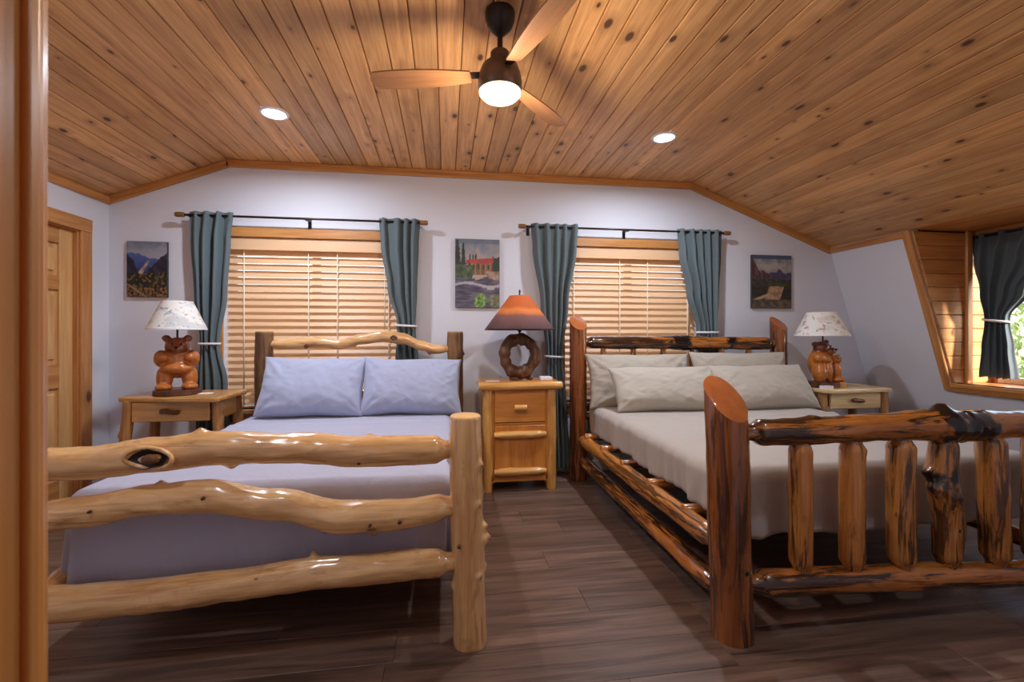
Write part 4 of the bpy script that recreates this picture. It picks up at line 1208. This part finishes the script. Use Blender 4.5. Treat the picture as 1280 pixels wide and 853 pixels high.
# bear and cub
lx, ly, lz = 3.045, 3.32, .72
lp = empty('table_lamp', (lx, ly, lz), 'carved bear-and-cub lamp with a white printed shade', 'table lamp', 'carved bear lamps')
lathe('base', [(.118, 0), (.124, .005), (.122, .042), (.114, .047)], M_BARK, lp, (lx - .005, ly, lz), n=28, wob=.10)
box('base_block', lx + .055, lx + .118, ly - .108, ly - .02, lz, lz + .046, M_TABX, lp, bev=.006)
blob('carved_bear', [((-.01, 0, .270), (.062, .060, .058)), ((.03, -.045, .250), (.038, .040, .030)), ((-.070, .0, .305), (.030, .020, .020)), ((.040, .01, .318), (.022, .018, .022)),
     ((-.025, .01, .150), (.085, .075, .125)), ((-.070, -.045, .075), (.050, .060, .082)), ((-.005, -.06, .085), (.030, .038, .088)), ((-.07, -.045, .19), (.048, .042, .046)), ((-.01, -.06, .178), (.045, .030, .026), (0, .4, 0)),
     ((.080, -.045, .178), (.038, .036, .036)), ((.072, -.082, .172), (.018, .018, .015)), ((.056, -.04, .212), (.014, .010, .014)), ((.104, -.04, .210), (.014, .010, .014)), ((.078, -.04, .085), (.042, .044, .085)), ((.052, -.075, .02), (.026, .034, .022)), ((.100, -.07, .02), (.024, .034, .022))],
     carved('carved_bear_and_cub', (200, 118, 46), (122, 56, 28), .228), lp, (lx, ly, lz + .045))
bear2 = [o for o in lp.children if o.name.startswith('carved_bear')][0]
dots(bear2, ((-.018, -.056, .288, .006, 'eye'), (.022, -.055, .290, .006, 'eye'), (.045, -.082, .262, .010, 'nose'), (.068, -.078, .190, .004, 'eye'), (.092, -.078, .190, .004, 'eye')), (lx, ly, lz + .045))
lathe('stem', [(.006, 0), (.006, .06), (.012, .065), (.012, .13)], M_METAL, lp, (lx, ly, lz + .365), n=12)
shade(lp, (lx - .013, ly, 1.138), .192, .105, .190, SH2)
# driftwood ring lamp
lx, ly, lz = .548, 3.40, .805
lp = empty('table_lamp', (lx, ly, lz), 'driftwood ring lamp with a wide painted orange and plum shade', 'table lamp')
NR, NS = 64, 18
v, f = [], []
for i in range(NR):
    a = 2 * PI * i / NR
    q = 1 + .03 * math.sin(3 * a + 1) + .05 * noise.noise((math.cos(a) * 2, math.sin(a) * 2, 4))
    rc = .118 * q
    tr = .040 * (1 + .25 * noise.noise((math.cos(a) * 3, math.sin(a) * 3, 9)))
    if -2.2 < a - 2 * PI < -.9: tr *= 1.15
    for k in range(NS):
        b = 2 * PI * k / NS
        w = 1 + .16 * noise.noise((math.cos(b) * 2.2 + 3, math.sin(b) * 2.2, math.cos(a) * 2)) + .06 * noise.noise((math.cos(b) * 4, math.cos(a) * 9, math.sin(a) * 9))
        v.append(((rc + tr * w * math.cos(b)) * math.cos(a), 1.25 * tr * w * math.sin(b), (rc + tr * w * math.cos(b)) * math.sin(a) * 1.08))
for i in range(NR):
    for k in range(NS):
        f.append((i * NS + k, ((i + 1) % NR) * NS + k, ((i + 1) % NR) * NS + (k + 1) % NS, i * NS + (k + 1) % NS))
zmin = min(p[2] for p in v)
bm = bmesh.new(); bm.from_mesh(mesh('ring', v, f))
link('driftwood_ring', frombm('driftwood_ring', bm, True), M_RING, lp, Matrix.Translation((lx, ly, lz - zmin + .002)))
log('foot_stub', (lx - .07, ly - .01, lz + .014), (lx - .03, ly - .075, lz + .014), .013, [M_RING], lp, seed=3., seg=10)
log('foot_stub', (lx + .06, ly, lz + .014), (lx + .08, ly - .05, lz + .014), .013, [M_RING], lp, seed=4., seg=10)
lathe('stem', [(.008, 0), (.008, .03), (.014, .035), (.014, .09), (.004, .095), (.004, .318)], M_METAL, lp, (lx, ly, 1.135), n=12)
shade(lp, (lx, ly, 1.182), .262, .078, .258, SH3, n=48)
lathe('finial', [(.004, 0), (.008, .004), (.004, .012), (.009, .022), (.006, .034), (.0006, .042)], M_METAL, lp, (lx, ly, 1.448), n=12)

# ------------------------------------------------------------------ small things on the tables
o = box('card', -1.655, -1.565, 3.30, 3.355, .75, .754, M_PAPER, bev=.001, rot=Matrix.Rotation(.1, 3, 'Z')); tag(o, 'small white card on the honey side table', 'card')
o = empty('notepad', (2.945, 3.175, .72), 'small white notepad on the pale side table', 'notepad')
box('pages', 2.905, 2.985, 3.150, 3.20, .72, .742, M_PAPER, o, bev=.001); box('cover', 2.904, 2.986, 3.149, 3.201, .742, .746, M_WHITE, o, bev=.001)
o = empty('charger', (.735, 3.36, .805), 'small white charging dock on the nightstand', 'charger')
box('dock_body', .695, .785, 3.32, 3.40, .805, .832, M_WHITE, o, bev=.006, seg=2); lathe('dock_button', [(.010, 0), (.009, .003), (.0006, .003)], M_PAPER, o, (.74, 3.36, .832), n=16)
o = box('paper_slip', .285, .385, 3.30, 3.36, .805, .8075, M_PAPER, bev=.0008, rot=Matrix.Rotation(-.12, 3, 'Z')); tag(o, 'white paper slip on the nightstand left of the ring lamp', 'paper')

# ------------------------------------------------------------------ canvas prints
def canvas(x0, x1, z0, z1, paint, label):
    o = empty('canvas_print', ((x0 + x1) / 2, YB, (z0 + z1) / 2), label, 'picture', 'canvas prints')
    w, h = x1 - x0, z1 - z0
    nu, nv = 72, int(72 * h / w)
    v = [(-w / 2 + w * i / nu, 0, -h / 2 + h * j / nv) for j in range(nv + 1) for i in range(nu + 1)]
    f = [(j * (nu + 1) + i, j * (nu + 1) + i + 1, (j + 1) * (nu + 1) + i + 1, (j + 1) * (nu + 1) + i) for j in range(nv) for i in range(nu)]
    me = mesh('print', v, f)
    at = me.color_attributes.new('print', 'FLOAT_COLOR', 'POINT')
    for j in range(nv + 1):
        for i in range(nu + 1):
            at.data[j * (nu + 1) + i].color = srgb(*[max(0, min(255, c)) for c in paint(i / nu, j / nv)])
    t = NT('printed_canvas')
    a = t.n('ShaderNodeAttribute', attribute_name='print')
    t.l(a.outputs['Color'], t.b.inputs['Base Color']); t.set(Roughness=.55)
    link('print', me, t.m, o, Matrix.Translation(((x0 + x1) / 2, YB - .0225, (z0 + z1) / 2)))
    box('stretcher', x0, x1, YB - .022, YB, z0, z1, plain('canvas_edge', (60, 54, 54), .8), o, bev=.001)
def N(u, v, s, k=0.): return noise.fractal((u * s + k, v * s * 1.4 + k, k), .9, 2.1, 4)
def lerp(a, b, t):
    t = max(0., min(1., t)); return tuple(p + (q - p) * t for p, q in zip(a, b))
def paint_valley(u, v):
    n1 = N(u, v, 6, 3)
    c = lerp((150, 150, 158), (98, 104, 124), (v - .8) * 4 + n1 * .4)
    far = .74 + .05 * math.sin(u * 5 + 1) + .03 * N(u, 0, 8, 1)
    if v < far: c = lerp((72, 92, 150), (40, 56, 110), (far - v) * 3 + n1 * .3)
    left = .82 - u * 1.15 + .05 * N(u, 0, 9, 7); right = .36 + (u - .35) * .72 + .05 * N(u, 0, 10, 9)
    right = min(right, .80 + .03 * N(u, 0, 9, 2))
    if v < left and u < .62: c = lerp((40, 40, 66), (16, 16, 28), n1 + .5)
    if v < right and u > .38: c = lerp((50, 44, 66), (20, 16, 28), n1 + .4)
    riv = .46 + .10 * math.sin(v * 11) + .02 * n1
    if .42 < v < .66 and abs(u - riv) < .035 + (.66 - v) * .10: c = lerp((176, 156, 140), (112, 96, 84), n1 + .4)
    if v < .44 + .04 * n1:
        c = lerp((44, 40, 28), (20, 16, 12), n1 + .5)
        if N(u, v, 13, 4) > .22: c = (112, 92, 50)
        if v < .17 and N(u, v, 16, 6) > .18: c = (150, 96, 62)
        if v < .15 + .3 * (.3 - u) and abs(v - (.24 - .5 * u)) < .02: c = (140, 116, 84)
    return c
def paint_river(u, v):
    n1 = N(u, v, 7, 5)
    c = lerp((170, 150, 138), (104, 116, 136), (v - .62) * 2.4 + n1 * .5)
    if v > .93: c = lerp(c, (92, 100, 116), .6)
    for (tx, th, tw) in ((.05, .99, .07), (.18, .94, .055), (.33, .79, .035), (.40, .77, .03), (.46, .79, .035)):
        if v < th and v > .5 and abs(u - tx) < tw * (.35 + (th - v) * 2.2) * (1 + .5 * N(u, v, 26, 2)) and abs(u - tx) < tw * 1.3: c = lerp((44, 54, 52), (24, 30, 32), n1 + .5)
    if u > .84 and v > .5 and v < .74 + .2 * (u - .84) + .05 * n1: c = (44, 52, 46)
    if .63 + .02 * u < v < .69 + .06 * (u - .2) and .24 < u < .86: c = lerp((178, 66, 62), (146, 50, 48), n1 + .5)
    elif .48 < v <= .64 + .02 * u and .38 < u < .84:
        c = lerp((128, 92, 60), (92, 66, 46), n1 + .4)
        if (u * 9) % 1 < .25: c = (150, 112, 74)
        if .56 < v < .62 and (u * 9) % 1 > .55: c = (70, 54, 44)
    if v < .62 and u < .40 - .25 * max(0, .5 - v) and v > .40: c = lerp((92, 108, 76), (48, 58, 44), n1 + .5)
    if .36 < v < .53 and u > .66 + .1 * n1: c = lerp((176, 146, 126), (118, 96, 82), n1 + .5)
    if v <= .42 + .04 * n1:
        c = lerp((104, 98, 116), (58, 52, 66), N(u * .5, v * 2.4, 7, 8) + .45)
        if abs(v - (.33 + .03 * math.sin(u * 6))) < .018 + .01 * n1: c = (166, 160, 172)
        if abs(v - .29) < .03 and .72 < u < .88: c = (176, 166, 160)
        if (u - .57) ** 2 + ((v - .10) * 1.35) ** 2 < .024 + .012 * n1: c = lerp((146, 176, 96), (66, 96, 44), N(u, v, 18, 1) + .5)
        if (u - .9) ** 2 + ((v - .09) * 1.35) ** 2 < .02 + .008 * n1: c = lerp((140, 132, 110), (84, 92, 60), N(u, v, 14, 1) + .5)
    return c
def paint_canyon(u, v):
    n1 = N(u, v, 6, 11)
    c = lerp((168, 156, 146), (86, 102, 126), abs(v - .78) * 3.2 + n1 * .5)
    if v > .93: c = (72, 82, 104)
    ridge = .66 + .07 * max(0, 1 - abs(u - .68) * 7) + .03 * N(u, 0, 9, 3)
    if v < ridge: c = lerp((82, 70, 100), (60, 50, 74), n1 + .5)
    cl = .98 - u * 1.5 if u < .22 else .72 - (u - .22) * .35
    if v < cl + .04 * N(u, 0, 12, 5) and u < .46: c = lerp((104, 70, 64), (60, 42, 44), N(u * 2, v * .5, 9, 1) + .5)
    if v < .55 + .04 * n1: c = lerp((72, 76, 44), (36, 36, 26), N(u, v, 12, 3) + .5)
    if v < .42 + .03 * n1:
        c = lerp((52, 42, 36), (26, 20, 20), N(u, v, 10, 7) + .5)
        if abs(u - (.62 - .4 * (.42 - v))) < .19 and v > .17: c = lerp((184, 144, 108), (126, 96, 74), N(u, v, 9, 9) + .5)
        if abs(v - (.13 + .30 * u)) < .03 and u < .45: c = (168, 140, 108)
        if v < .16: c = lerp((110, 88, 62), (54, 46, 52), N(u, v, 9, 2) + .5)
    return c
canvas(-2.309, -2.041, 1.423, 1.831, paint_valley, 'dark canvas print of a blue mountain valley')
canvas(.07, .429, 1.367, 1.92, paint_river, 'tall canvas print of a red covered bridge over a river')
canvas(2.68, 3.067, 1.381, 1.855, paint_canyon, 'canvas print of a rocky desert canyon')

# ------------------------------------------------------------------ outdoors beyond the dormer window
M_GRASS = plain('dry_grass', (150, 150, 104), .9, bscale=3., var=.3)
g = box('ground', -40, 60, -60, 60, -3.3, -3.1, M_GRASS, bev=0); tag(g, 'pale grassy ground outside the house', 'ground', kind='structure')
tr = empty('tree', (10.5, 6.6, -3.1), 'leafy pale green tree outside the dormer window', 'tree')
log('trunk', (10.5, 6.6, -3.1), (10.6, 6.6, 1.6), .16, [M_LOGB], tr, seed=5., path=[(0, 0, 0, 1.3), (1, 0, 0, .4)], step=.1)
v, f = [], []
q = random.Random(4)
for k in range(5200):
    while True:
        p = Vector((q.uniform(-1, 1), q.uniform(-1, 1), q.uniform(-1, 1)))
        if .35 < p.length < 1: break
    c = Vector((p.x * 1.9, p.y * 1.9, 1.2 + p.z * 2.3)) * (1 + .25 * noise.noise(p * 2.5))
    e = Euler((q.uniform(0, 6), q.uniform(0, 6), q.uniform(0, 6))).to_matrix()
    i = len(v)
    for d in ((-.07, 0, 0), (0, -.04, .01), (.08, 0, 0), (0, .04, .01)): v.append(c + e @ Vector(d))
    f += [(i, i + 1, i + 2), (i, i + 2, i + 3)]
link('foliage', mesh('foliage', v, f), plain('pale_leaf', (150, 176, 110), .6, bscale=20., var=.3), tr, Matrix.Translation((10.5, 6.6, 0)))
